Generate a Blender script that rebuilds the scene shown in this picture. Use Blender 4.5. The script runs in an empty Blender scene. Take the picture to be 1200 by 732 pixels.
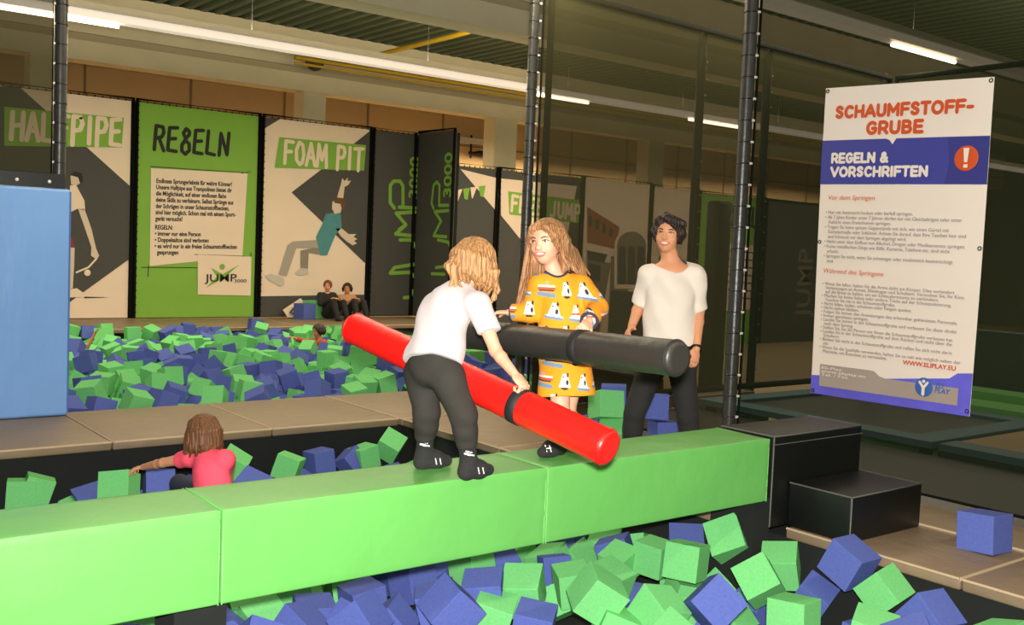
import bpy, bmesh, math, random
import numpy as np
from mathutils import Vector, Matrix, Quaternion
random.seed(7)
SC = bpy.context.scene
COL = SC.collection
PI = math.pi
# ---------------------------------------------------------------- camera
CAM = np.array([0.0, 0.0, 1.53])
FPX = 1187.79
YAW, PITCH, ROLL = 0.663194, 0.063120, 0.041728
def cam_basis():
    y, p, r = YAW, PITCH, ROLL
    f = np.array([math.sin(y)*math.cos(p), math.cos(y)*math.cos(p), -math.sin(p)])
    ri = np.array([math.cos(y), -math.sin(y), 0.0]); up = np.cross(ri, f)
    return np.array([math.cos(r)*ri+math.sin(r)*up, -math.sin(r)*ri+math.cos(r)*up, f])
CB = cam_basis()
def ray(x, y): return CB.T @ np.array([(x-600)/FPX, -(y-366)/FPX, 1.0])
def W(x, y, d): return CAM + ray(x, y)*d                 # surveyed point: sight line and distance
def on_y(x, y, Y): v = ray(x, y); return CAM + v*(Y/v[1])
def on_x(x, y, X): v = ray(x, y); return CAM + v*(X/v[0])
def on_z(x, y, z): v = ray(x, y); return CAM + v*((z-CAM[2])/v[2])
cd = bpy.data.cameras.new('camera'); cam = bpy.data.objects.new('camera', cd); COL.objects.link(cam)
cd.sensor_width = 36.0; cd.lens = FPX/1200*36.0; cd.clip_start = 0.05; cd.clip_end = 200
mw = Matrix.Identity(4)
for i in range(3):
    mw[i][0] = CB[0][i]; mw[i][1] = CB[1][i]; mw[i][2] = -CB[2][i]; mw[i][3] = CAM[i]
cam.matrix_world = mw
SC.camera = cam
SC.view_settings.view_transform = 'Standard'; SC.view_settings.look = 'None'
SC.view_settings.gamma = 1.0; SC.view_settings.use_curve_mapping = False
SC.view_settings.exposure = 0.0
# ---------------------------------------------------------------- materials
def lin(c):
    c = c/255.0
    return c/12.92 if c <= 0.04045 else ((c+0.055)/1.055)**2.4
def rgb(r, g, b): return (lin(r), lin(g), lin(b), 1.0)
MATS = {}
def mat(name, col, rough=0.6, metal=0.0, noise=0.0, nscale=8.0, bump=0.0, bscale=60.0, emit=None, estr=0.0, spec=0.5, stretch=None, attr=None, sheen=0.0, sss=0.0, bdist=0.02):
    if name in MATS: return MATS[name]
    m = bpy.data.materials.new(name); m.use_nodes = True
    nt = m.node_tree; b = nt.nodes['Principled BSDF']
    b.inputs['Base Color'].default_value = col
    b.inputs['Roughness'].default_value = rough; b.inputs['Metallic'].default_value = metal
    b.inputs['Specular IOR Level'].default_value = spec
    if sheen: b.inputs['Sheen Weight'].default_value = sheen
    if sss:
        b.inputs['Subsurface Weight'].default_value = sss
        b.inputs['Subsurface Radius'].default_value = (0.012, 0.004, 0.002)
    tc = nt.nodes.new('ShaderNodeTexCoord'); mp = nt.nodes.new('ShaderNodeMapping')
    nt.links.new(tc.outputs['Object'], mp.inputs['Vector'])
    if stretch: mp.inputs['Scale'].default_value = stretch
    src = None
    if attr:
        a = nt.nodes.new('ShaderNodeAttribute'); a.attribute_name = attr; src = a.outputs['Color']
    if noise > 0:
        n = nt.nodes.new('ShaderNodeTexNoise'); n.inputs['Scale'].default_value = nscale; n.inputs['Detail'].default_value = 5
        nt.links.new(mp.outputs['Vector'], n.inputs['Vector'])
        r = nt.nodes.new('ShaderNodeMapRange')
        r.inputs['From Min'].default_value = 0.25; r.inputs['From Max'].default_value = 0.75
        r.inputs['To Min'].default_value = 1-noise; r.inputs['To Max'].default_value = 1+noise
        nt.links.new(n.outputs['Fac'], r.inputs['Value'])
        mx = nt.nodes.new('ShaderNodeMix'); mx.data_type = 'RGBA'; mx.blend_type = 'MULTIPLY'; mx.inputs['Factor'].default_value = 1.0
        if src: nt.links.new(src, mx.inputs['A'])
        else: mx.inputs['A'].default_value = col
        nt.links.new(r.outputs['Result'], mx.inputs['B'])
        src = mx.outputs['Result']
    if src: nt.links.new(src, b.inputs['Base Color'])
    if bump > 0:
        n2 = nt.nodes.new('ShaderNodeTexNoise'); n2.inputs['Scale'].default_value = bscale; n2.inputs['Detail'].default_value = 4
        nt.links.new(mp.outputs['Vector'], n2.inputs['Vector'])
        bp = nt.nodes.new('ShaderNodeBump'); bp.inputs['Strength'].default_value = bump; bp.inputs['Distance'].default_value = bdist
        nt.links.new(n2.outputs['Fac'], bp.inputs['Height']); nt.links.new(bp.outputs['Normal'], b.inputs['Normal'])
    if emit:
        b.inputs['Emission Color'].default_value = emit; b.inputs['Emission Strength'].default_value = estr
    MATS[name] = m
    return m
def net_mat(name, col, cover):
    m = bpy.data.materials.new(name); m.use_nodes = True; nt = m.node_tree
    for n in list(nt.nodes): nt.nodes.remove(n)
    out = nt.nodes.new('ShaderNodeOutputMaterial'); mix = nt.nodes.new('ShaderNodeMixShader')
    tr = nt.nodes.new('ShaderNodeBsdfTransparent'); df = nt.nodes.new('ShaderNodeBsdfDiffuse'); df.inputs['Color'].default_value = col
    mix.inputs['Fac'].default_value = cover
    nt.links.new(tr.outputs[0], mix.inputs[1]); nt.links.new(df.outputs[0], mix.inputs[2]); nt.links.new(mix.outputs[0], out.inputs['Surface'])
    return m
# ---------------------------------------------------------------- objects
def tag(o, label=None, cat=None, group=None, kind=None):
    if label: o['label'] = label
    if cat: o['category'] = cat
    if group: o['group'] = group
    if kind: o['kind'] = kind
    return o
def thing(name, label, cat, loc=(0, 0, 0), group=None):
    o = bpy.data.objects.new(name, None); COL.objects.link(o); o.location = loc; o.empty_display_size = .1
    return tag(o, label, cat, group)
def link(name, me, m, parent=None, loc=None):
    o = bpy.data.objects.new(name, me); COL.objects.link(o)
    if m is not None:
        for q in (m if isinstance(m, (list, tuple)) else [m]): me.materials.append(q)
    if parent is not None:
        o.parent = parent
        base = Vector((0, 0, 0)); p = parent
        while p is not None: base += Vector(p.location); p = p.parent
        # geometry is authored in world space; keep it there
        o.location = -base if loc is None else Vector(loc)
    return o
class MB:
    """collects shapes (world coordinates) and links them as ONE mesh object"""
    def __init__(s): s.v = []; s.f = []; s.mi = []; s.sm = []
    def add(s, v, f, mi=0, smooth=False):
        b = len(s.v); s.v += [tuple(map(float, p)) for p in v]; s.f += [tuple(i+b for i in q) for q in f]
        s.mi += [mi]*len(f); s.sm += [smooth]*len(f); return s
    def box(s, x0, x1, y0, y1, z0, z1, mi=0):
        v = [(x, y, z) for x in (x0, x1) for y in (y0, y1) for z in (z0, z1)]
        return s.add(v, [(0, 1, 3, 2), (4, 6, 7, 5), (0, 4, 5, 1), (2, 3, 7, 6), (0, 2, 6, 4), (1, 5, 7, 3)], mi)
    def hexa(s, v, mi=0):
        return s.add(v, [(0, 1, 3, 2), (4, 6, 7, 5), (0, 4, 5, 1), (2, 3, 7, 6), (0, 2, 6, 4), (1, 5, 7, 3)], mi)
    def tube(s, pts, r, n=8, mi=0, caps=True, smooth=True):
        pts = [np.array(p, float) for p in pts]; rs = r if isinstance(r, (list, tuple)) else [r]*len(pts)
        rings = []; prev = None
        for i, p in enumerate(pts):
            d = pts[min(i+1, len(pts)-1)]-pts[max(i-1, 0)]; d = d/np.linalg.norm(d)
            if prev is None:
                a = np.array([0, 0, 1.0]) if abs(d[2]) < .9 else np.array([1.0, 0, 0])
            else: a = prev
            a = a-d*(a@d); a /= np.linalg.norm(a); b = np.cross(d, a); prev = a
            rings.append([p+rs[i]*(math.cos(t)*a+math.sin(t)*b) for t in [2*PI*k/n for k in range(n)]])
        v = [q for ring in rings for q in ring]; f = []
        for i in range(len(pts)-1):
            for k in range(n): f.append((i*n+k, i*n+(k+1) % n, (i+1)*n+(k+1) % n, (i+1)*n+k))
        s.add(v, f, mi, smooth)
        if caps:
            s.add(rings[0], [tuple(reversed(range(n)))], mi); s.add(rings[-1], [tuple(range(n))], mi)
        return s
    def ellipsoid(s, c, r, R=None, n=14, m=9, mi=0):
        c = np.array(c, float); R = np.eye(3) if R is None else R
        v = []; f = []
        for i in range(m+1):
            t = PI*i/m
            for k in range(n):
                u = 2*PI*k/n
                v.append(c+R@np.array([r[0]*math.sin(t)*math.cos(u), r[1]*math.sin(t)*math.sin(u), r[2]*math.cos(t)]))
        for i in range(m):
            for k in range(n): f.append((i*n+k, (i+1)*n+k, (i+1)*n+(k+1) % n, i*n+(k+1) % n))
        return s.add(v, f, mi, True)
    def torus(s, c, axis, R, r, n=20, k=6, mi=0):
        a = np.array(axis, float); a /= np.linalg.norm(a)
        u = np.cross(a, [1, 0, 0]) if abs(a[0]) < .9 else np.cross(a, [0, 1, 0]); u /= np.linalg.norm(u); w = np.cross(a, u)
        v = []; f = []
        for i in range(n):
            t = 2*PI*i/n; d = math.cos(t)*u+math.sin(t)*w
            for j in range(k):
                p = 2*PI*j/k; v.append(np.array(c)+d*(R+r*math.cos(p))+a*r*math.sin(p))
        for i in range(n):
            for j in range(k): f.append((i*k+j, ((i+1) % n)*k+j, ((i+1) % n)*k+(j+1) % k, i*k+(j+1) % k))
        return s.add(v, f, mi, True)
    def plate(s, poly, off, mi=0):
        """flat printed outline: polygon points (3-D) thickened by the vector off"""
        n = len(poly); off = np.array(off, float)
        v = [np.array(p, float) for p in poly]; v2 = [p+off for p in v]
        s.add(v+v2, [tuple(range(n)), tuple(reversed(range(n, 2*n)))]+[(i, i+n, (i+1) % n+n, (i+1) % n) for i in range(n)], mi)
        return s
    def mesh(s, name='mesh'):
        me = bpy.data.meshes.new(name); me.from_pydata(s.v, [], s.f)
        me.polygons.foreach_set('material_index', s.mi); me.polygons.foreach_set('use_smooth', s.sm)
        bm = bmesh.new(); bm.from_mesh(me); bmesh.ops.recalc_face_normals(bm, faces=bm.faces); bm.to_mesh(me); bm.free()
        me.update(); return me
    def build(s, name, m, parent=None): return link(name, s.mesh(name), m, parent)
def bevel(o, w, seg=2):
    md = o.modifiers.new('bevel', 'BEVEL'); md.width = w; md.segments = seg; md.limit_method = 'ANGLE'; md.angle_limit = 0.6
    for p in o.data.polygons: p.use_smooth = True
    return o
def setting(name, mb, m, parent=None): return tag(mb.build(name, m, parent), kind='structure')
def text_obj(name, txt, size, origin, xd, yd, m, parent, align='LEFT', bold=0.0, extrude=0.002, spacing=1.0, sx=1.0, width=None, line=1.0):
    cu = bpy.data.curves.new(name, 'FONT'); cu.body = txt; cu.size = size; cu.align_x = align; cu.offset = bold; cu.extrude = extrude
    cu.space_character = spacing; cu.space_line = line; cu.resolution_u = 3
    t = bpy.data.objects.new('tmp', cu); COL.objects.link(t)
    dg = bpy.context.evaluated_depsgraph_get(); me = bpy.data.meshes.new_from_object(t.evaluated_get(dg))
    bpy.data.objects.remove(t); bpy.data.curves.remove(cu)
    me.materials.clear()
    xd = np.array(xd, float); yd = np.array(yd, float); xd /= np.linalg.norm(xd); yd /= np.linalg.norm(yd); zd = np.cross(xd, yd)
    n = len(me.vertices); co = np.empty(n*3); me.vertices.foreach_get('co', co); co = co.reshape(-1, 3)
    k = sx
    if width is not None and n: k = width/(co[:, 0].max()-co[:, 0].min())
    w = np.array(origin)+np.outer(co[:, 0]*k, xd)+np.outer(co[:, 1], yd)+np.outer(co[:, 2], zd)
    me.vertices.foreach_set('co', w.ravel()); me.update()
    return link(name, me, m, parent)
STROKES = {  # hand lettering, each letter as pen strokes in a unit box
 'H': [[(0, 0), (0.05, 1)], [(.05, .5), (.75, .55)], [(.78, 1), (.72, 0)]], 'A': [[(0, 0), (.38, 1), (.8, 0)], [(.15, .36), (.66, .36)]],
 'L': [[(.08, 1), (.05, .05), (.7, 0)]], 'F': [[(.05, 0), (.08, 1), (.75, .98)], [(.07, .52), (.6, .55)]],
 'P': [[(.05, -.08), (.08, 1), (.6, .98), (.74, .75), (.58, .5), (.08, .45)]], 'I': [[(.2, 0), (.22, 1)]], 'i': [[(.2, 0), (.22, .68)], [(.22, .86), (.23, 1)]],
 'E': [[(.7, 1), (.08, .97), (.05, .03), (.72, 0)], [(.07, .5), (.6, .54)]], 'R': [[(.05, 0), (.08, 1), (.6, .97), (.7, .75), (.55, .55), (.08, .48)], [(.35, .5), (.78, -.02)]],
 'G': [[(.62, .9), (.35, 1), (.15, .8), (.35, .58), (.62, .75), (.62, .9)], [(.4, .58), (.1, .3), (.12, .05), (.42, -.08), (.72, .1), (.66, .38), (.3, .5)]],
 'N': [[(.05, 0), (.08, .95), (.7, .05), (.74, 1)]], 'O': [[(.4, 0), (.1, .2), (.05, .65), (.3, 1), (.62, .9), (.75, .45), (.62, .08), (.4, 0)]],
 'M': [[(.02, 0), (.12, 1), (.45, .3), (.8, 1), (.9, -.03)]], 'T': [[(0, .96), (.85, 1)], [(.45, .97), (.42, -.05)]],
 'U': [[(.05, 1), (.06, .25), (.3, 0), (.6, .08), (.72, .3), (.72, 1)]], 'J': [[(.6, 1), (.6, .2), (.4, 0), (.1, .08)]], 'D': [[(.08, 0), (.08, 1), (.5, .9), (.72, .5), (.5, .1), (.08, 0)]],
 '3': [[(.05, 1), (.62, 1), (.7, .8), (.62, .55), (.25, .52)], [(.62, .52), (.7, .25), (.6, 0), (.05, 0)]],
 '0': [[(.1, .1), (.05, .85), (.2, 1), (.55, 1), (.7, .85), (.7, .15), (.55, 0), (.2, 0), (.1, .1)]], ' ': []}
def arc(cx, cy, rx, ry, a0, a1, n=7): return [(cx+rx*math.cos(math.radians(a0+(a1-a0)*i/n)), cy+ry*math.sin(math.radians(a0+(a1-a0)*i/n))) for i in range(n+1)]
BLOCK = {  # upright bold capitals: width, strokes
 'S': (.68, [arc(.34, .74, .26, .26, 20, 180)+arc(.34, .26, .27, .24, 90, -160)]), 'C': (.78, [arc(.44, .5, .38, .5, 45, 315, 12)]), 'G': (.82, [arc(.44, .5, .38, .5, 45, 330, 12)+[(.77, .46), (.5, .46)]]),
 'H': (.80, [[(.06, 0), (.06, 1)], [(.74, 0), (.74, 1)], [(.06, .5), (.74, .5)]]), 'A': (.86, [[(0, 0), (.43, 1), (.86, 0)], [(.2, .3), (.66, .3)]]), 'U': (.78, [[(.06, 1), (.06, .36)]+arc(.39, .34, .33, .34, 180, 360)+[(.72, .36), (.72, 1)]]),
 'M': (.98, [[(.06, 0), (.06, 1), (.49, .32), (.92, 1), (.92, 0)]]), 'F': (.66, [[(.06, 0), (.06, 1), (.66, 1)], [(.06, .5), (.6, .5)]]), 'T': (.70, [[(0, 1), (.70, 1)], [(.35, 1), (.35, 0)]]),
 'O': (.90, [arc(.45, .5, .41, .5, 0, 360, 16)]), 'R': (.74, [[(.06, 0), (.06, 1), (.4, 1)]+arc(.4, .7, .28, .30, 90, -90)+[(.06, .4)], [(.42, .4), (.70, 0)]]), 'B': (.74, [[(.06, 0), (.06, 1), (.38, 1)]+arc(.38, .76, .24, .24, 90, -90)+[(.06, .52)], [(.38, .52)]+arc(.40, .26, .29, .26, 90, -90)+[(.06, 0)]]),
 'E': (.66, [[(.66, 0), (.06, 0), (.06, 1), (.64, 1)], [(.06, .5), (.58, .5)]]), 'L': (.60, [[(.06, 1), (.06, 0), (.60, 0)]]), 'N': (.82, [[(.06, 0), (.06, 1), (.76, 0), (.76, 1)]]), 'V': (.86, [[(0, 1), (.43, 0), (.86, 1)]]), 'I': (.14, [[(.07, 0), (.07, 1)]]),
 '&': (.80, [[(.78, 0), (.22, .66)]+arc(.36, .80, .17, .20, 200, -20)+[(.46, .66), (.12, .42)]+arc(.30, .24, .24, .25, 150, 330)+[(.72, .44)]]), '-': (.42, [[(.04, .42), (.40, .42)]]), ' ': (.30, [])}
def block_text(mb, txt, at, h, width, bold=.2, gap=.24):
    """txt with at(x, y) mapping text millimetres to the surface; width is the length of the whole line"""
    tot = sum(BLOCK[c][0]+gap for c in txt)-gap; k = width/(tot*h); x = 0
    off = np.array(at(0, 0, .0012))-np.array(at(0, 0, 0))
    for c in txt:
        for st in BLOCK[c][1]: pen(mb, [at((x+p[0])*h*k, p[1]*h*(1-bold)+h*bold/2, 0) for p in st], h*bold, off)
        x += BLOCK[c][0]+gap
def pen(mb, pts, width, off, mi=0):
    """flat pen stroke with round joints through 3-D points; off is the printed thickness"""
    pts = [np.array(p, float) for p in pts]; off = np.array(off, float); nrm = off/np.linalg.norm(off)
    for i in range(len(pts)-1):
        d = pts[i+1]-pts[i]; L = np.linalg.norm(d)
        if L < 1e-6: continue
        d /= L; s = np.cross(nrm, d)*width/2
        mb.plate([pts[i]-s, pts[i+1]-s, pts[i+1]+s, pts[i]+s], off*(1+.25*random.random()), mi)
    a = np.cross(nrm, [0.3, .5, .8]); a /= np.linalg.norm(a); b = np.cross(nrm, a)
    for p in pts: mb.plate([p+width/2*(math.cos(t)*a+math.sin(t)*b) for t in [2*PI*k/8 for k in range(8)]], off*(1.03+.25*random.random()), mi)
def lettering(mb, txt, O, X, Y, width, off, gap=.28, mi=0):
    """txt from point O; X = vector of one letter cell, Y = letter height vector"""
    O = np.array(O, float); X = np.array(X, float); Y = np.array(Y, float); x = 0
    for ch in txt:
        for st in STROKES[ch]: pen(mb, [O+X*(x+p[0])+Y*p[1] for p in st], width, off, mi)
        x += (.45 if ch in 'Ii' else .5 if ch == ' ' else .95 if ch == 'M' else .78)+gap
# ---------------------------------------------------------------- smooth solid modelling (bodies, clothes, hair)
def unit(v): v = np.array(v, float); return v/np.linalg.norm(v)
def frame(up, right):
    """columns: right, forward, up"""
    u = unit(up); r = np.array(right, float); r = unit(r-u*(r@u)); f = np.cross(u, r)
    return np.stack([r, f, u], 1)
class Sdf:
    def __init__(s): s.pr = []
    def cone(s, a, b, ra, rb=None, k=.012, op='u', sq=None):
        """round cone a-b; sq=(R, sy): squash along the frame's forward axis by sy"""
        s.pr.append(('c', np.array(a, float), np.array(b, float), ra, ra if rb is None else rb, k, op, sq)); return s
    def tubecut(s, a, b, ra, rb, k=.012, sq=None):
        """round cone whose far end is cut flat (sleeve, trouser leg, skirt)"""
        s.pr.append(('t', np.array(a, float), np.array(b, float), ra, rb, k, 'u', sq)); return s
    def ell(s, c, r, R=None, k=.012, op='u'):
        s.pr.append(('e', np.array(c, float), np.array(r, float), np.eye(3) if R is None else R, None, k, op, None)); return s
    def plane(s, p, n, k=.004):
        """cut away what lies on the side n points to"""
        s.pr.append(('p', np.array(p, float), unit(n), None, None, k, 'i', None)); return s
    def chain(s, pts, rs, k=.012, sq=None, op='u'):
        for i in range(len(pts)-1): s.cone(pts[i], pts[i+1], rs[i], rs[i+1], k, op, sq)
        return s
    def copy(s): o = Sdf(); o.pr = list(s.pr); return o
    def grow(s, g, only=None):
        o = Sdf()
        for p in s.pr:
            if p[0] in 'ct': p = p[:3]+(p[3]+g, p[4]+g)+p[5:]
            elif p[0] == 'e' : p = p[:2]+(p[2]+g,)+p[3:]
            o.pr.append(p)
        return o
    @staticmethod
    def d(p, X):
        if p[0] == 't':
            u = unit(p[2]-p[1]); return np.maximum(Sdf.d(('c',)+p[1:], X), (X-p[2])@u)
        if p[0] == 'c':
            a, b, ra, rb, sq = p[1], p[2], p[3], p[4], p[7]; sc = 1.0
            if sq is not None:
                R, sy = sq; a = R.T@a; b = R.T@b; X = X@R; S = np.array([1, 1/sy, 1]); a = a*S; b = b*S; X = X*S; sc = min(1.0, sy)
            ba = b-a; l2 = ba@ba; rr = ra-rb; pa = X-a
            if l2 < rr*rr+1e-10:
                return (np.sqrt((pa*pa).sum(1))-max(ra, rb))*sc
            a2 = l2-rr*rr; il2 = 1/l2
            y = pa@ba; z = y-l2
            x2 = ((pa*l2-np.outer(y, ba))**2).sum(1); y2 = y*y*l2; z2 = z*z*l2
            k = np.sign(rr)*rr*rr*x2
            d1 = np.sqrt(x2+z2)*il2-rb; d2 = np.sqrt(x2+y2)*il2-ra; d3 = (np.sqrt(x2*a2*il2)+y*rr)*il2-ra
            r = np.where(np.sign(z)*a2*z2 > k, d1, np.where(np.sign(y)*a2*y2 < k, d2, d3))
            return r*sc
        if p[0] == 'e':
            q = (X-p[1])@p[3]; r = p[2]
            k0 = np.sqrt(((q/r)**2).sum(1)); k1 = np.sqrt(((q/(r*r))**2).sum(1))
            return np.where(k1 > 1e-9, k0*(k0-1)/np.maximum(k1, 1e-9), -r.min())
        if p[0] == 'p': return (X-p[1])@p[2]
    @staticmethod
    def mixd(d, e, k, op):
        if op == 'u': h = np.clip(.5+.5*(d-e)/k, 0, 1); return d+(e-d)*h-k*h*(1-h)
        if op == 's': e = -e
        h = np.clip(.5-.5*(d-e)/k, 0, 1); return d+(e-d)*h+k*h*(1-h)
    def eval(s, X):
        d = np.full(len(X), .5)
        for p in s.pr: d = s.mixd(d, s.d(p, X), p[5], p[6])
        return d
    def bounds(s):
        lo = np.full(3, 1e9); hi = -lo
        for p in s.pr:
            if p[6] != 'u': continue
            if p[0] in 'ct':
                m = max(p[3], p[4])*(1 if p[7] is None else max(1, p[7][1]))+.004; lo = np.minimum(lo, np.minimum(p[1], p[2])-m); hi = np.maximum(hi, np.maximum(p[1], p[2])+m)
            elif p[0] == 'e':
                m = p[2].max()+.004; lo = np.minimum(lo, p[1]-m); hi = np.maximum(hi, p[1]+m)
        return lo, hi
    def surf(s, vox, disp=None):
        lo, hi = s.bounds(); lo = lo-3*vox; n = np.ceil((hi-lo)/vox).astype(int)+4
        ax = [lo[i]+vox*np.arange(n[i]) for i in range(3)]
        D = np.full(n, .5, np.float32)
        for p in s.pr:
            if p[6] == 'i' and p[0] == 'p': i0 = np.zeros(3, int); i1 = n.copy()
            else:
                if p[0] in 'ct': m = max(p[3], p[4])*(1 if p[7] is None else max(1, p[7][1])); a = np.minimum(p[1], p[2])-m; b = np.maximum(p[1], p[2])+m
                else: m = p[2].max(); a = p[1]-m; b = p[1]+m
                pad = p[5]+3*vox
                i0 = np.clip(np.floor((a-pad-lo)/vox).astype(int), 0, n); i1 = np.clip(np.ceil((b+pad-lo)/vox).astype(int)+1, 0, n)
            if (i1 <= i0).any(): continue
            sl = tuple(slice(i0[i], i1[i]) for i in range(3))
            G = np.stack(np.meshgrid(*[ax[i][sl[i]] for i in range(3)], indexing='ij'), -1).reshape(-1, 3)
            sub = D[sl]; D[sl] = s.mixd(sub.ravel().astype(float), s.d(p, G), p[5], p[6]).reshape(sub.shape)
        if disp is not None:
            near = np.argwhere(np.abs(D) < 4*vox+.02)
            P = lo+near*vox
            D[near[:, 0], near[:, 1], near[:, 2]] += disp(P).astype(np.float32)
        return nets(D, lo, vox)
def nets(D, lo, vox):
    """surface nets: one vertex per crossed cell, one quad per crossed edge"""
    n = np.array(D.shape); ins = D < 0
    c = np.zeros(n-1, np.int8)
    offs = [(i, j, k) for i in (0, 1) for j in (0, 1) for k in (0, 1)]
    for o in offs: c += ins[o[0]:n[0]-1+o[0], o[1]:n[1]-1+o[1], o[2]:n[2]-1+o[2]]
    act = np.argwhere((c > 0) & (c < 8)); idx = np.full(n-1, -1, np.int64)
    idx[act[:, 0], act[:, 1], act[:, 2]] = np.arange(len(act))
    val = {o: D[act[:, 0]+o[0], act[:, 1]+o[1], act[:, 2]+o[2]].astype(float) for o in offs}
    acc = np.zeros((len(act), 3)); cnt = np.zeros(len(act))
    for a in offs:
        for ax in range(3):
            if a[ax]: continue
            b = list(a); b[ax] = 1; b = tuple(b)
            va, vb = val[a], val[b]; m = (va < 0) != (vb < 0)
            t = np.where(m, va/np.where(m, va-vb, 1), 0)
            p = np.array(a, float)[None]+t[:, None]*np.eye(3)[ax][None]
            acc[m] += p[m]; cnt += m
    V = lo+(act+acc/cnt[:, None])*vox
    F = []
    for ax in range(3):
        sl0 = [slice(None)]*3; sl1 = [slice(None)]*3; sl0[ax] = slice(0, n[ax]-1); sl1[ax] = slice(1, n[ax])
        e = ins[tuple(sl0)] != ins[tuple(sl1)]
        E = np.argwhere(e); u, v = (ax+1) % 3, (ax+2) % 3
        E = E[(E[:, u] > 0) & (E[:, v] > 0) & (E[:, u] < n[u]-1) & (E[:, v] < n[v]-1)]
        q = []
        for du, dv in ((0, 0), (-1, 0), (-1, -1), (0, -1)):
            C = E.copy(); C[:, u] += du; C[:, v] += dv; q.append(idx[C[:, 0], C[:, 1], C[:, 2]])
        q = np.stack(q, 1); fl = ins[E[:, 0], E[:, 1], E[:, 2]]
        q[~fl] = q[~fl][:, ::-1]; F.append(q)
    return V, np.concatenate(F)
def np_mesh(name, V, F, smooth_it=1):
    if smooth_it:
        for _ in range(smooth_it):
            acc = np.zeros_like(V); cnt = np.zeros(len(V))
            for a, b in ((0, 1), (1, 2), (2, 3), (3, 0)):
                np.add.at(acc, F[:, a], V[F[:, b]]); np.add.at(acc, F[:, b], V[F[:, a]]); np.add.at(cnt, F[:, a], 1); np.add.at(cnt, F[:, b], 1)
            V = V*.5+.5*acc/cnt[:, None]
    me = bpy.data.meshes.new(name); me.vertices.add(len(V)); me.vertices.foreach_set('co', V.ravel())
    me.loops.add(len(F)*4); me.loops.foreach_set('vertex_index', F.ravel().astype(np.int32))
    me.polygons.add(len(F)); me.polygons.foreach_set('loop_start', np.arange(len(F), dtype=np.int32)*4)
    me.polygons.foreach_set('loop_total', np.full(len(F), 4, np.int32)); me.polygons.foreach_set('use_smooth', np.ones(len(F), bool))
    me.update(); me.validate(); return me
def solid(name, sdf, vox, m, parent, disp=None, smooth_it=1, color=None):
    V, F = sdf.surf(vox, disp); me = np_mesh(name, V, F, smooth_it)
    if color is not None:
        n = len(me.vertices); co = np.empty(n*3); me.vertices.foreach_get('co', co); co = co.reshape(-1, 3)
        nr = np.empty(n*3); me.vertices.foreach_get('normal', nr)
        cl = color(co, nr.reshape(-1, 3)); at = me.color_attributes.new('print', 'FLOAT_COLOR', 'POINT')
        at.data.foreach_set('color', np.c_[cl, np.ones(n)].ravel().astype(np.float32))
    return link(name, me, m, parent)
def folds(amp, f=(38, 29, 23), seed=0):
    def fn(P):
        a = np.sin(P[:, 0]*f[0]+P[:, 2]*f[1]*.7+seed)+np.sin(P[:, 1]*f[1]-P[:, 2]*f[2]+1.7*seed+2*np.sin(P[:, 0]*11+seed))+.6*np.sin(P[:, 2]*f[0]*.9+P[:, 0]*17-P[:, 1]*21+seed)
        return amp*a/2.6
    return fn
def surf_point(sdf, p, d, far=.2):
    """first hit on the solid going from p+d*far back along -d"""
    p = np.array(p, float); d = unit(d); t = far
    for _ in range(80):
        q = p+d*t; e = sdf.eval(q[None])[0]
        if e < .0004: break
        t -= max(e*.8, .0004)
    return p+d*t
# ---- figure pieces
def add_hand(s, wrist, pd, pn, size, side, curl=(25, 30, 25), spread=8, thumb=(35, 20), k=.006):
    """hand at wrist: pd = towards the knuckles, pn = palm normal (palm faces pn), side = +1 thumb on +(pd x pn)"""
    pd = unit(pd); pn = np.array(pn, float); pn = unit(pn-pd*(pn@pd)); sd = np.cross(pd, pn)*side   # sd points to the thumb side
    w = np.array(wrist, float); L = size
    R = np.stack([sd, -pn, pd], 1)
    palm = w+pd*L*.27
    s.ell(palm, (L*.21, L*.09, L*.29), R, k=.01)
    for i, (x, ln) in enumerate(((.155, .92), (.055, 1.0), (-.05, .94), (-.145, .74))):
        b = w+pd*L*.47+sd*L*x; a0 = math.radians(spread*(1.2-i)*.8)
        d = pd*math.cos(a0)+sd*math.sin(a0); p = b; ang = 0; r = L*.052
        for j, (fr, cu) in enumerate(((.24, curl[0]), (.16, curl[1]), (.12, curl[2]))):
            ang += math.radians(cu); dd = d*math.cos(ang)+pn*math.sin(ang)
            q = p+dd*L*fr*ln; s.cone(p, q, r, r*.9, k=.003); p = q; r *= .9
    b = w+pd*L*.12+sd*L*.13
    d1 = unit(pd*math.cos(math.radians(thumb[0]))+sd*math.sin(math.radians(thumb[0]))+pn*.25)
    q = b+d1*L*.24; s.cone(b, q, L*.075, L*.06, k=.006)
    d2 = unit(d1+pn*math.tan(math.radians(thumb[1]))); s.cone(q, q+d2*L*.2, L*.058, L*.046, k=.003)
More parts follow.
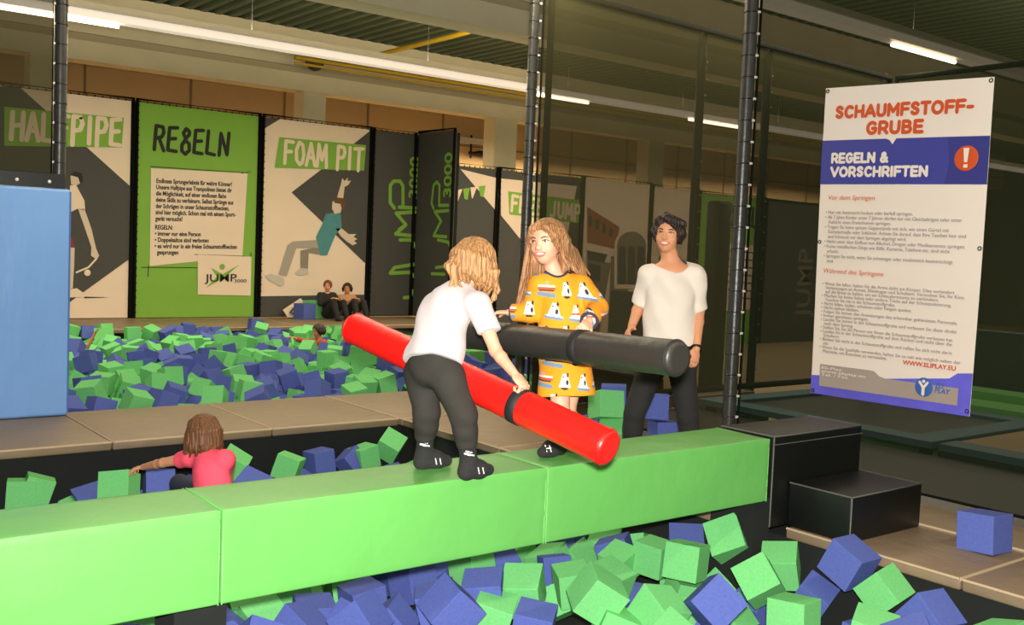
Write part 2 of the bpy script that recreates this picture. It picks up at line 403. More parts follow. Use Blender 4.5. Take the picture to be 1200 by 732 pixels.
def add_head(s, c, R, h, wide=1.0, mouth=True, k=.012):
    """R columns: right, forward(face), up; h = chin to crown"""
    def P(x, y, z): return np.array(c)+R@(np.array([x*wide, y, z])*h)
    s.ell(P(0, -.04, .11), np.array([.355*wide, .425, .395])*h, R, k=k)
    s.ell(P(0, .10, -.16), np.array([.27*wide, .29, .31])*h, R, k=.02)
    s.ell(P(0, .20, -.37), np.array([.12*wide, .12, .11])*h, R, k=.02)
    for q in (-1, 1):
        s.ell(P(q*.165, .21, -.13), np.array([.11, .12, .11])*h, R, k=.012)
        s.ell(P(q*.355, -.03, -.04), np.array([.035, .075, .105])*h, R, k=.006)
        s.ell(P(q*.15, .415, .03), np.array([.075, .045, .045])*h, R, k=.012, op='s')
    s.cone(P(0, .37, .02), P(0, .43, -.115), .026*h, .05*h, k=.012)
    for q in (-1, 1): s.ell(P(q*.05, .40, -.125), np.array([.035, .04, .03])*h, R, k=.006)
    if mouth: s.ell(P(0, .40, -.265), np.array([.12, .07, .035])*h, R, k=.006, op='s')
    return P
def add_face(root, sdf, c, R, h, wide, eye, brow, lip, white, open_mouth=True, squint=.6):
    def P(x, y, z): return np.array(c)+R@(np.array([x*wide, y, z])*h)
    f = R[:, 1]
    for q in (-1, 1):
        p = surf_point(sdf, P(q*.15, .2, .03), f)
        mb = MB(); mb.ellipsoid(p-f*.010*h, np.array([.052, .03, .03*squint/.6])*h, R, mi=0); mb.ellipsoid(p+f*.012*h, np.array([.027, .014, .026*squint/.6])*h, R, mi=1)
        mb.build('eye', [white, eye], root)
        mb = MB(); pts = [surf_point(sdf, P(q*x, .2, z), f)+f*.006*h for x, z in ((.07, .105), (.14, .135), (.22, .11))]
        mb.tube(pts, [.014*h, .018*h, .009*h], 6); mb.build('eyebrow', brow, root)
        mb = MB(); pts = [surf_point(sdf, P(q*x, .2, z), f)+f*.004*h for x, z in ((.075, .04), (.15, .068), (.225, .035))]
        mb.tube(pts, [.010*h, .014*h, .009*h], 6); mb.build('eyelashes', brow, root)
    up = [surf_point(sdf, P(x, .2, z), f)+f*.004*h for x, z in ((-.15, -.225), (-.08, -.225), (0, -.235), (.08, -.225), (.15, -.225))]
    dn = [surf_point(sdf, P(x, .2, z), f)+f*.004*h for x, z in ((-.15, -.225), (-.09, -.285), (0, -.31), (.09, -.285), (.15, -.225))]
    mb = MB(); mb.tube(up, [.008*h, .016*h, .018*h, .016*h, .008*h], 6); mb.tube(dn, [.008*h, .02*h, .026*h, .02*h, .008*h], 6); mb.build('lips', lip, root)
    if open_mouth:
        p = P(0, .345, -.25); mb = MB(); mb.ellipsoid(p, np.array([.105, .06, .03])*h, R); mb.build('teeth', white, root)
# foam cubes: x, y, z in mm, rotation vector in thousandths of a radian, edge in mm, 0 blue / 1 green, label
CUBE_LABELS = [
"green foam cube peaked like a roof, shadowed, in middle of the front pit",
"blue foam cube standing alone on the tan mat at right",
"large blue foam cube leaning over the tan mat edge below the black step",
"large blue foam cube with diamond face right of the blue cluster",
"blue foam cube tilted on one corner in front of the two large green cubes",
"green foam cube lying highest under the right end of the green beam",
"green foam cube with square face, left of the cube highest under the beam end",
"large tilted green foam cube just below the cube under the beam end",
"green foam cube leaning on the mat edge right of the big blue cube",
"upright green foam cube at the bottom edge, front right of the pit",
"green foam cube with peaked top, right of the roof-peaked cube",
"blue foam cube at the bottom right, leaning on the black pit wall",
"pale green foam cube standing under the beam seam, open space to its right",
"large blue foam cube at the bottom left of the front pit, pointed top",
"green foam cube behind, near the pit corner left of the big blue cube",
"green foam cube face directly left of the square-faced green cube",
"blue foam cube under the beam, left of the pale green cube at the seam",
"blue foam cube low in the pit behind the beam, right of the girl in pink",
"green foam cube face tilted beside the large blue cube at bottom centre",
"green foam cube under the hand of the girl in pink",
"large blue foam cube at the bottom centre of the front pit",
"upper green foam cube of the pile left of the woman's legs",
"green foam cube behind the peaked one, under the beam at centre",
"blue foam cube low in the pit behind the beam, left of the girl in pink",
"green foam cube right beside the girl in pink against the black wall",
"blue foam cube wedged below the large blue cube at the mat edge",
"green foam cube leftmost of the pit behind the beam",
"green foam cube low in the pit behind the beam, left of the girl in pink",
"blue foam cube with flat top against the black pit wall behind the beam",
"blue foam cube under the forearm of the girl in pink",
"upper blue foam cube seen between the woman's legs",
"blue foam cube with pointed top right of the bottom left one",
"tall tilted green foam cube in the pit corner left of the bent girl's legs",
"green foam cube with flat top, left of the blue one behind the beam",
"pale green foam cube below the green one leaning on the mat edge",
"green foam cube leaning behind the roof-peaked green cube",
"green foam cube low in the pit behind the beam, right of the girl in pink",
"blue foam cube tucked under the beam, left of the highest green cube",
"green foam cube, big rear pit near edge, below light green rules panel",
"green foam cube topmost behind the leaning one at middle of front pit",
"green foam cube leaning behind the leftmost green one",
"lower green foam cube of the pile left of the woman's legs",
"green foam cube between the blue and the tall tilted green cube",
"green foam cube, big rear pit near edge, below half pipe panel",
"green foam cube cut by the bottom frame edge below the roof-peaked cube",
"blue foam cube, big rear pit near edge, below foam pit panel",
"blue foam cube in the gap just right of the pale green cube at the seam",
"lower blue foam cube seen between the woman's legs",
"blue foam cube left of the tall tilted green one behind the beam",
"blue foam cube, big rear pit near edge, below light green rules panel",
"green foam cube, big rear pit near edge, beside red baton and bent girl",
"blue foam cube, big rear pit near edge, below half pipe panel",
"blue foam cube, big rear pit halfway back, below half pipe panel",
"pale green foam cube at the bottom edge left of the tilted blue cube",
"blue foam cube, big rear pit near edge, beside red baton and bent girl",
"dark blue foam cube lowest at the bottom right of the pit",
"blue foam cube just behind the low green one at left",
"blue foam cube under the beam behind the ridge of the blue cluster",
"green foam cube, big rear pit halfway back, below half pipe panel",
"green foam cube wedged low among others in the front pit, right part",
"blue foam cube just right of the girl in pink behind the beam",
"green foam cube with peaked top left of the roof-peaked cube",
"green foam cube, big rear pit near edge, below foam pit panel",
"green foam cube, big rear pit halfway back, below light green rules panel",
"green foam cube, big rear pit halfway back, below foam pit panel",
"blue foam cube, big rear pit halfway back, below foam pit panel",
"blue foam cube, big rear pit halfway back, beside red baton and bent girl",
"blue foam cube wedged low among others in the front pit, right part",
"green foam cube, big rear pit far side, below light green rules panel",
"green foam cube in the bottom right corner beside the black pit wall",
"blue foam cube, big rear pit far side, below half pipe panel",
"green foam cube, big rear pit far side, below half pipe panel",
"green foam cube, big rear pit halfway back, beside red baton and bent girl",
"blue foam cube, big rear pit halfway back, below light green rules panel",
"blue foam cube behind the green pile left of the woman's legs",
"green foam cube, big rear pit far side, below foam pit panel",
"blue foam cube, big rear pit far side, below light green rules panel",
"green foam cube, big rear pit far side, beside red baton and bent girl",
"blue foam cube, big rear pit far side, below foam pit panel",
"low green foam cube left of the one the girl in pink touches",
"blue foam cube wedged low among others in the front pit, left part",
"blue foam cube with upright ridge in the blue cluster at bottom left"
]
CUBES_ONE = [
    (3349, 3519, -133, -800, -670, 843, 199, 1, 0), (5423, 2678, 100, -1233, -1117, 1267, 206, 0, 1), (4678, 3013, -46, -844, -1386, 897, 196, 0, 2), (2658, 3768, -148, 1032, 1838, -1740, 197, 0, 3),
    (3781, 3153, -145, -2071, -144, -869, 197, 0, 4), (4566, 3726, -87, -124, -1093, 757, 204, 1, 5), (4216, 3731, -159, -889, -1355, 1580, 196, 1, 6), (4331, 3320, -174, -157, -1067, 976, 194, 1, 7),
    (4677, 2803, -134, -1650, -1881, -830, 178, 1, 8), (4075, 2907, -194, -1115, -1258, 1437, 191, 1, 9), (3581, 3331, -206, -1714, -377, 2104, 190, 1, 10), (4635, 2523, -181, -2434, 173, -39, 193, 0, 11),
    (3145, 3841, -172, -2547, 1135, -343, 194, 1, 12), (2332, 4031, -229, -337, 1107, -2368, 187, 0, 13), (4619, 3400, -161, -9, -439, 580, 192, 1, 14), (4309, 4064, -242, -1249, 1047, -970, 186, 1, 15),
    (2952, 3904, -175, -2784, 1055, -308, 194, 0, 16), (3063, 4719, -380, -349, 1545, -131, 197, 0, 17), (2913, 3782, -234, -2645, 1112, 256, 187, 1, 18), (2032, 6680, -134, -634, -1407, 2175, 200, 1, 19),
    (3031, 3610, -256, -2706, 1210, 89, 184, 0, 20), (5398, 5678, 350, -1803, 306, -138, 208, 1, 21), (3596, 3973, -255, -2965, 721, -272, 184, 1, 22), (2203, 4392, -367, -439, -1405, 1278, 197, 0, 23),
    (2984, 7126, -164, -2604, 739, 687, 196, 1, 24), (4659, 3205, -291, -1632, -2280, -755, 175, 0, 25), (1596, 7385, -271, -174, -2001, 2142, 183, 1, 26), (2161, 4708, -422, 388, -1530, -2716, 197, 1, 27),
    (2722, 4685, -414, -1191, -1309, -1335, 197, 0, 17), (1889, 4701, -395, 688, -2566, -411, 197, 0, 23), (3819, 7347, -259, -1295, -1336, 1248, 185, 0, 28), (2366, 6897, -210, -2178, 274, -71, 191, 0, 29),
    (5833, 5570, 330, -1585, 609, -551, 196, 0, 30), (2568, 4140, -319, -268, 1066, -2182, 176, 0, 31), (4478, 7337, -188, -1149, -2469, -1013, 191, 1, 32), (3483, 7216, -247, -371, -1731, 1641, 186, 1, 33),
    (4197, 2560, -192, -2471, 1549, 73, 192, 1, 34), (3741, 3842, -233, -2249, 1794, 358, 187, 1, 35), (3465, 4701, -386, -1428, -1510, -769, 197, 1, 36), (4401, 3903, -154, -2633, 1094, -227, 196, 0, 37),
    (2916, 9132, 9, -189, -1760, -2284, 200, 1, 38), (4174, 4208, -299, 536, 208, -2918, 179, 1, 39), (1700, 7391, -259, 137, -1969, 1967, 182, 1, 40), (5437, 5624, 121, -2376, 1055, -502, 194, 1, 41),
    (2400, 4631, -421, -1470, 245, -179, 197, 0, 17), (4236, 7349, -263, 2013, 2182, 190, 184, 1, 42), (2742, 9953, -6, 2758, 1387, 473, 200, 1, 43), (4039, 4683, -413, -247, -306, 220, 197, 1, 36),
    (3712, 9305, -27, 1114, 996, 318, 200, 1, 38), (3401, 3441, -285, -1103, -579, 799, 181, 1, 44), (4942, 9592, -55, -1720, 1485, 1627, 200, 0, 45), (4270, 4692, -442, 1495, 1916, -297, 197, 1, 36),
    (3915, 4493, -375, -1765, 352, -377, 170, 0, 46), (5909, 5539, 111, -1618, 310, -276, 196, 0, 47), (4125, 7371, -296, -328, -597, 215, 177, 0, 48), (5004, 10435, -27, -1060, -1260, -1697, 200, 0, 45),
    (3242, 9397, -36, 1504, -787, 1139, 200, 0, 49), (5650, 9430, 14, -1493, -186, -255, 200, 1, 50), (2657, 9325, -59, -337, 112, -1417, 200, 0, 51), (3305, 12153, 4, -310, -131, 921, 200, 0, 52),
    (3506, 3191, -276, 272, 879, -2645, 182, 1, 53), (7773, 9187, -21, 151, -2610, -128, 200, 0, 54), (4090, 2289, -133, -623, 53, 2205, 199, 0, 55), (1942, 6990, -287, -2967, 42, -353, 189, 0, 56),
    (7041, 9204, -174, -609, 2937, -740, 200, 1, 50), (5432, 10091, -18, 161, -1698, 10, 200, 0, 45), (7291, 9801, -40, -55, 78, 101, 200, 0, 54), (2725, 3973, -211, 2951, -892, 406, 189, 0, 57),
    (7681, 9137, -203, -334, -1013, -266, 200, 0, 54), (3341, 10750, -79, -666, 1120, 1460, 200, 1, 58), (8272, 9133, -248, -106, -1669, -2607, 200, 0, 54), (4344, 3842, -427, -741, 1468, 1078, 197, 1, 59),
    (4329, 4400, -318, 1327, -629, 1865, 197, 0, 17), (2771, 6298, -150, 348, 670, -2331, 198, 0, 60), (7938, 9157, -224, -2056, 842, -1906, 200, 0, 54), (4080, 9139, -37, 1852, 682, -1033, 200, 0, 45),
    (3546, 10435, -43, 885, 188, -140, 200, 1, 38), (4277, 3469, -426, 1798, -547, -1662, 197, 1, 59), (8123, 10150, 18, 1279, 883, -1650, 200, 0, 54), (3581, 4086, -385, -983, -1198, 2379, 168, 1, 61),
    (3699, 4739, -411, -579, -1654, 562, 197, 0, 17), (5116, 9125, -41, -1879, 248, -2221, 200, 1, 62), (3086, 10772, -39, -1773, 500, 1863, 200, 1, 58), (8209, 9207, -442, -231, -2490, 1629, 200, 0, 54),
    (4607, 3781, -418, -898, -565, -1109, 197, 1, 59), (2376, 9280, -48, -1085, 1371, -588, 200, 0, 51), (3752, 10646, 15, 2014, 2146, -291, 200, 1, 63), (7369, 9315, -220, 1476, 458, 2505, 200, 0, 54),
    (4116, 9436, 12, -1427, -1007, -1174, 200, 1, 38), (5426, 9468, -19, -2072, 320, -2043, 200, 1, 62), (3914, 10134, -72, 1190, 509, -2346, 200, 1, 38), (3630, 10183, -106, -1309, -707, -1152, 200, 0, 49),
    (6163, 11722, 7, 72, -1596, 18, 200, 1, 64), (6011, 9369, -59, -1731, 2265, -1293, 200, 1, 50), (6284, 9409, -35, 2279, 1999, 553, 200, 0, 54), (1865, 4948, -422, -2635, -364, 1265, 197, 0, 23),
    (4940, 10746, 24, 441, 1382, -873, 200, 0, 65), (6827, 11347, -29, 456, 1523, -961, 200, 0, 66), (2488, 4949, -428, 2537, 1188, 163, 197, 1, 36), (6339, 9140, -42, 47, -137, -651, 200, 1, 50),
    (2751, 7361, -401, -1532, 923, 609, 197, 0, 17), (4601, 3534, -428, 80, 982, 43, 197, 0, 67), (5235, 15737, -16, 2078, 1089, -1925, 200, 1, 68), (1880, 4137, -300, 2396, -89, -600, 197, 0, 23),
    (3411, 11564, -39, 1136, 1245, 1578, 200, 1, 58), (4690, 2192, -198, -23, 384, 3077, 172, 1, 69), (3712, 11078, -22, 997, 1512, -487, 200, 1, 63), (7566, 9847, -39, -740, 1444, 517, 200, 0, 54),
    (7570, 9185, -366, -622, -1017, 1470, 200, 0, 54), (8380, 11075, -2, 1242, -1078, -996, 200, 0, 66), (3814, 14593, -85, 1144, 522, -2057, 200, 0, 70), (4359, 9603, -17, 1664, -606, 2520, 200, 0, 45),
    (4906, 15610, 1, 2252, -65, -2175, 200, 1, 71), (8380, 9685, -48, 1742, 115, -190, 200, 0, 54), (6670, 9562, 13, 986, -1177, 1367, 200, 1, 50), (5826, 13864, 9, 1230, -864, -860, 200, 1, 68),
    (4580, 4764, -415, 2158, 656, -1607, 197, 1, 36), (6763, 11565, 16, 842, -2860, 255, 200, 1, 72), (4242, 10736, -60, 1602, 1970, -429, 200, 0, 73), (5917, 6137, 314, -1489, 593, -619, 209, 0, 74),
    (4137, 9669, 18, -1906, 10, 2024, 200, 1, 38), (7220, 14615, -10, 1804, -873, 1971, 200, 1, 75), (4717, 10886, -5, 945, 1447, 1547, 200, 0, 73), (6593, 9296, -100, -1993, 2156, -1109, 200, 1, 50),
    (4478, 10704, -14, -1854, -512, -2447, 200, 1, 63), (6584, 13099, -33, -251, -1742, -1200, 200, 1, 64), (4362, 16006, -27, 1975, -2048, 270, 200, 0, 70), (2479, 4387, -417, 1160, -1788, 1799, 197, 0, 17),
    (4350, 11949, -26, -2005, 2361, 210, 200, 0, 73), (4774, 12113, -98, 1301, 519, 2548, 200, 0, 73), (4672, 12742, -9, -793, 1159, -918, 200, 0, 73), (6383, 11349, -17, 2126, -831, -1942, 200, 1, 64),
    (6130, 9887, -3, 1396, -1325, 992, 200, 0, 54), (5080, 12097, -47, -175, 2019, 115, 200, 1, 63), (7641, 9410, -186, -223, -211, 737, 200, 1, 50), (3875, 12147, 33, -208, 162, 2884, 200, 0, 73),
    (5708, 11670, -93, 2526, -929, 468, 200, 1, 64), (4152, 10031, -22, -1521, -2681, 308, 200, 0, 49), (3695, 11691, -52, 347, 3034, -599, 200, 1, 58), (8380, 12221, -80, 36, -1349, -2737, 200, 1, 72),
    (7387, 11628, -48, 1264, -1940, 773, 200, 1, 72), (5886, 12014, -37, -2371, 292, 674, 200, 0, 65), (7566, 12679, 17, 954, 1373, 1367, 200, 0, 66), (7087, 10578, -37, 2519, 1136, -199, 200, 1, 50),
    (5366, 11927, -26, 1542, -1040, 1034, 200, 1, 64), (4060, 13720, -58, -465, 1953, 2132, 200, 1, 71), (5334, 15267, -1, -1417, 757, 1075, 200, 0, 76), (4499, 13006, -95, -1021, 561, 1331, 200, 0, 73),
    (7664, 12424, -44, -422, -1224, -191, 200, 1, 72), (2866, 10973, -55, -493, -2167, -1569, 200, 1, 58), (5158, 10148, -33, -1802, 172, -568, 200, 0, 45), (5082, 14396, -57, 2442, 628, -1506, 200, 1, 68),
    (3961, 4946, -396, -397, 1969, 2340, 197, 1, 36), (5938, 16100, 1, 1201, -1257, 1000, 200, 0, 76), (3476, 5011, -428, -1016, -338, -881, 197, 0, 17), (6023, 9615, -63, -532, -1881, 123, 200, 0, 54),
    (4687, 12368, -63, 1926, -2244, 200, 200, 0, 73), (7008, 15686, 4, -1226, -458, -1677, 200, 1, 75), (4146, 16098, 3, -942, 1368, 1450, 200, 1, 71), (3950, 3824, -404, -1498, 1025, 1186, 197, 0, 67),
    (4971, 12337, -21, 1504, -928, 1341, 200, 1, 63), (8380, 9273, -184, -1376, 1764, 1086, 200, 0, 54), (4039, 12930, 0, 1375, 1182, -1412, 200, 1, 58), (4490, 15744, -35, -465, -1554, 16, 200, 1, 71),
    (5614, 11945, -42, -1813, 1229, 1373, 200, 1, 64), (3437, 12460, 8, -1767, -6, 246, 200, 0, 52), (3099, 4961, -393, -1285, 857, -1668, 197, 0, 17), (7832, 12207, 6, -1738, -1305, -1744, 200, 1, 72),
    (3882, 10898, -4, 971, -854, -787, 200, 0, 73), (2801, 10237, 14, -69, 1937, -2268, 200, 0, 51), (4131, 12607, -10, -539, -186, -2939, 200, 0, 73), (3825, 10048, -235, 521, 1632, -1421, 200, 0, 49),
    (5214, 13841, 15, -1805, 2428, 2, 200, 1, 68), (7712, 10564, -43, -779, -1185, -750, 200, 0, 54), (6093, 14138, -18, 140, 206, 68, 200, 1, 68), (5828, 10780, -62, 1864, 208, 451, 200, 1, 64),
    (6885, 9457, -169, -682, -227, -382, 200, 1, 50), (7590, 15119, 4, 1995, 1041, -1512, 200, 1, 75), (4473, 11696, -138, 867, -788, 457, 200, 0, 73), (5860, 14494, -42, 1371, -707, 1349, 200, 1, 68),
    (6699, 10666, -26, -411, 1344, 117, 200, 0, 66), (8231, 12701, -26, -2863, -318, -106, 200, 0, 66), (6650, 11748, 49, 1802, 574, -2033, 200, 1, 64), (2139, 4948, -392, 402, -1540, -452, 197, 1, 27),
    (2815, 4981, -385, -835, 1365, 615, 197, 1, 36), (5112, 11851, -48, -659, -2750, 316, 200, 1, 63), (6135, 10726, -58, 479, -1385, 656, 200, 1, 64), (7420, 10700, -76, 844, -1114, 839, 200, 0, 66),
    (3164, 12522, -43, -897, -961, -1569, 200, 1, 58), (5763, 9928, -23, -1521, 470, 1361, 200, 1, 50), (7094, 16100, 72, 35, 1663, -92, 200, 0, 76), (3080, 9568, -21, -635, 2872, 277, 200, 0, 49),
    (1606, 4999, -440, 486, 3034, -206, 197, 1, 27), (4652, 10235, -60, 1735, -95, -1893, 200, 0, 45), (5314, 12123, 6, 173, 118, 165, 200, 1, 63), (4595, 15986, 12, 2350, -1791, 298, 200, 1, 71),
    (8258, 13394, -28, 1975, -1461, 1439, 200, 1, 72), (6150, 11350, -43, -2002, 349, -80, 200, 1, 64), (5473, 13264, -41, -450, -1780, -225, 200, 0, 73), (3462, 11207, -97, -2029, 1796, 559, 200, 1, 58),
    (4954, 12713, -18, 25, 1567, -259, 200, 0, 73), (4412, 14999, -92, -1657, 35, 1908, 200, 1, 71), (8380, 10088, -79, 176, -1441, 458, 200, 1, 50), (6490, 10129, -42, -1762, 343, -1642, 200, 1, 50),
    (7575, 13012, -5, -813, 2859, -5, 200, 0, 66), (6347, 13730, -64, -712, 1457, 37, 200, 1, 75), (7619, 11486, -101, 1814, -281, 981, 200, 0, 66), (4980, 10106, -225, 1798, 85, -2402, 200, 1, 62),
    (8258, 14151, -16, -332, 136, -284, 200, 1, 77), (7930, 9946, -195, -1904, -2130, 344, 200, 0, 54), (6528, 12224, 1, -256, -1488, -541, 200, 1, 64), (7825, 10856, -38, 1120, 1787, -1039, 200, 0, 66),
    (4743, 14244, -127, -1459, -731, 2466, 200, 1, 68), (6355, 14200, -41, 1434, -521, 1943, 200, 1, 75), (4580, 4495, -361, -1121, -1461, -476, 197, 1, 36), (6508, 13942, -40, 31, 1500, -1770, 200, 0, 78),
    (7812, 11297, -89, -149, -1910, 523, 200, 0, 66), (3783, 12622, -108, -1311, 1727, -592, 200, 0, 52), (7071, 12691, 19, -217, -126, -237, 200, 0, 65), (4159, 11778, -45, 1554, 789, -1064, 200, 0, 73),
    (4489, 14085, -51, 1446, -1361, -1004, 200, 1, 68), (4616, 7051, -372, -26, 2854, -184, 197, 1, 36), (3977, 3525, -398, 1496, 180, 2545, 197, 1, 59), (5199, 13110, -12, 3000, -314, 98, 200, 1, 63),
    (6126, 12920, -96, -891, -1929, 906, 200, 0, 65), (3892, 11908, -33, -1343, 1256, 1019, 200, 0, 73), (4356, 4951, -451, -261, -172, -2325, 197, 0, 17), (6644, 12682, -28, 268, 1865, -986, 200, 0, 65),
    (7378, 10260, -92, -242, 1391, 1808, 200, 0, 54), (8157, 10042, -196, -493, -115, 151, 200, 1, 50), (4126, 13467, -65, -1189, 2456, -281, 200, 1, 71), (6479, 9843, -60, 374, 277, -325, 200, 1, 50),
    (8163, 14512, -55, 106, 1223, 2888, 200, 0, 78), (8380, 14431, 21, 1015, 1407, -886, 200, 1, 77), (6778, 12270, -42, 933, -699, 1255, 200, 0, 65), (5047, 13645, -56, -492, -1275, 2622, 200, 1, 68),
    (1829, 4449, -412, 1218, -589, -1463, 197, 0, 23), (7534, 15408, -43, -1879, 275, -2376, 200, 1, 75), (2761, 5306, -447, 686, 1809, -724, 197, 1, 36), (5613, 14541, -29, 321, 357, -98, 200, 0, 76),
    (6804, 15557, -84, -1514, 368, 2419, 200, 0, 76), (7012, 15179, -72, -305, -653, 1783, 200, 0, 78), (5545, 12165, -15, -1945, -473, -1996, 200, 1, 64), (7831, 14238, -7, -1298, -1643, -1190, 200, 1, 75),
    (5610, 15752, -26, -1577, 985, -1567, 200, 0, 76), (5003, 13924, -79, 1490, 1561, -1370, 200, 1, 68), (3882, 9588, -97, -298, -1279, 84, 200, 0, 49), (4077, 14919, -195, -863, -2903, -444, 200, 1, 71),
    (5932, 13221, -81, 294, -1227, 1440, 200, 0, 65), (7871, 9326, -354, -995, -272, 147, 200, 0, 54), (8127, 15023, -56, 443, -1923, 1929, 200, 1, 75), (6491, 12890, -162, 1303, -183, -763, 200, 0, 65),
    (6079, 11988, -181, 202, -58, -1678, 200, 1, 64), (8154, 9449, -411, -1574, -1611, 385, 200, 0, 54), (1832, 6942, -344, -116, 193, -2275, 182, 1, 79), (8257, 15329, -15, 64, 1674, -335, 200, 1, 75),
    (6678, 9125, -248, -1317, 845, 585, 200, 1, 50), (7694, 13960, -52, 394, -1316, -276, 200, 1, 75), (5536, 9829, -56, -1384, 768, -603, 200, 1, 62), (2450, 9894, -45, -720, 1793, 296, 200, 0, 51),
    (6021, 15682, -65, -42, -759, 189, 200, 0, 76), (4452, 9852, -36, 1359, -1252, 435, 200, 0, 45), (8258, 9368, -239, -1040, 292, 689, 200, 0, 54), (8258, 10689, -136, -1039, -621, -2598, 200, 1, 72),
    (6038, 14904, -31, -1311, -923, -1699, 200, 0, 76), (7845, 10369, -111, 309, 1299, 502, 200, 0, 54), (1564, 3786, -156, -2270, -255, 2068, 197, 0, 80), (7217, 10005, -150, 12, 1471, 189, 200, 1, 50),
    (4443, 15469, -173, 2711, -272, -693, 200, 1, 71), (6403, 16100, -60, 2168, 97, 2191, 200, 0, 76), (6005, 11026, -63, -2791, -21, 626, 200, 1, 64), (5320, 14470, -31, -436, 1630, 293, 200, 1, 68),
    (8380, 9192, -391, 401, -2396, 593, 200, 0, 54), (7428, 11408, -182, 1166, -1776, 1984, 200, 0, 66), (4369, 14472, -105, -472, -1266, -1985, 200, 0, 70), (6164, 13600, -96, 2521, -1570, -342, 200, 0, 78),
    (4923, 9123, -147, 36, 2385, -1911, 200, 0, 45), (5296, 13536, -60, 231, -2094, 377, 200, 1, 68), (8380, 13325, -56, -17, 1587, -216, 200, 0, 66), (4905, 9788, -223, 1962, 531, -1908, 200, 0, 45),
    (4435, 13798, -89, -552, -1889, -619, 200, 0, 76), (6476, 15893, -66, -1699, -230, -569, 200, 1, 68), (4613, 2845, -419, -2210, 115, -2098, 197, 0, 67), (6929, 11767, 26, -1552, -1119, -1880, 200, 0, 66),
    (6157, 11774, -192, -2231, 2152, 10, 200, 1, 64), (7137, 12940, 4, 1685, 233, -546, 200, 0, 65), (5214, 9588, -152, 1085, -1250, -1239, 200, 0, 45), (3667, 7349, -451, -1269, 1882, 1506, 197, 0, 17),
    (7306, 9179, -417, 526, 1372, -1255, 200, 1, 50), (5124, 10354, -215, 1261, -1005, 1800, 200, 0, 45), (7928, 14486, -21, 997, 1275, -1254, 200, 1, 75), (7329, 13107, -1, 151, 1794, 2102, 200, 0, 65),
    (5379, 10970, -185, -1016, 1284, -248, 200, 0, 65), (8320, 11853, -137, -432, -2458, -546, 200, 0, 66), (3381, 12139, -185, -1884, -656, -2330, 200, 0, 52), (7713, 14944, -213, -184, 817, 1659, 200, 1, 75),
    (5519, 14326, -65, -1704, 2610, 60, 200, 1, 68), (3841, 14903, -74, -111, -2494, -1531, 200, 1, 71), (2887, 4224, -387, -1576, -350, 1830, 168, 0, 81),
]
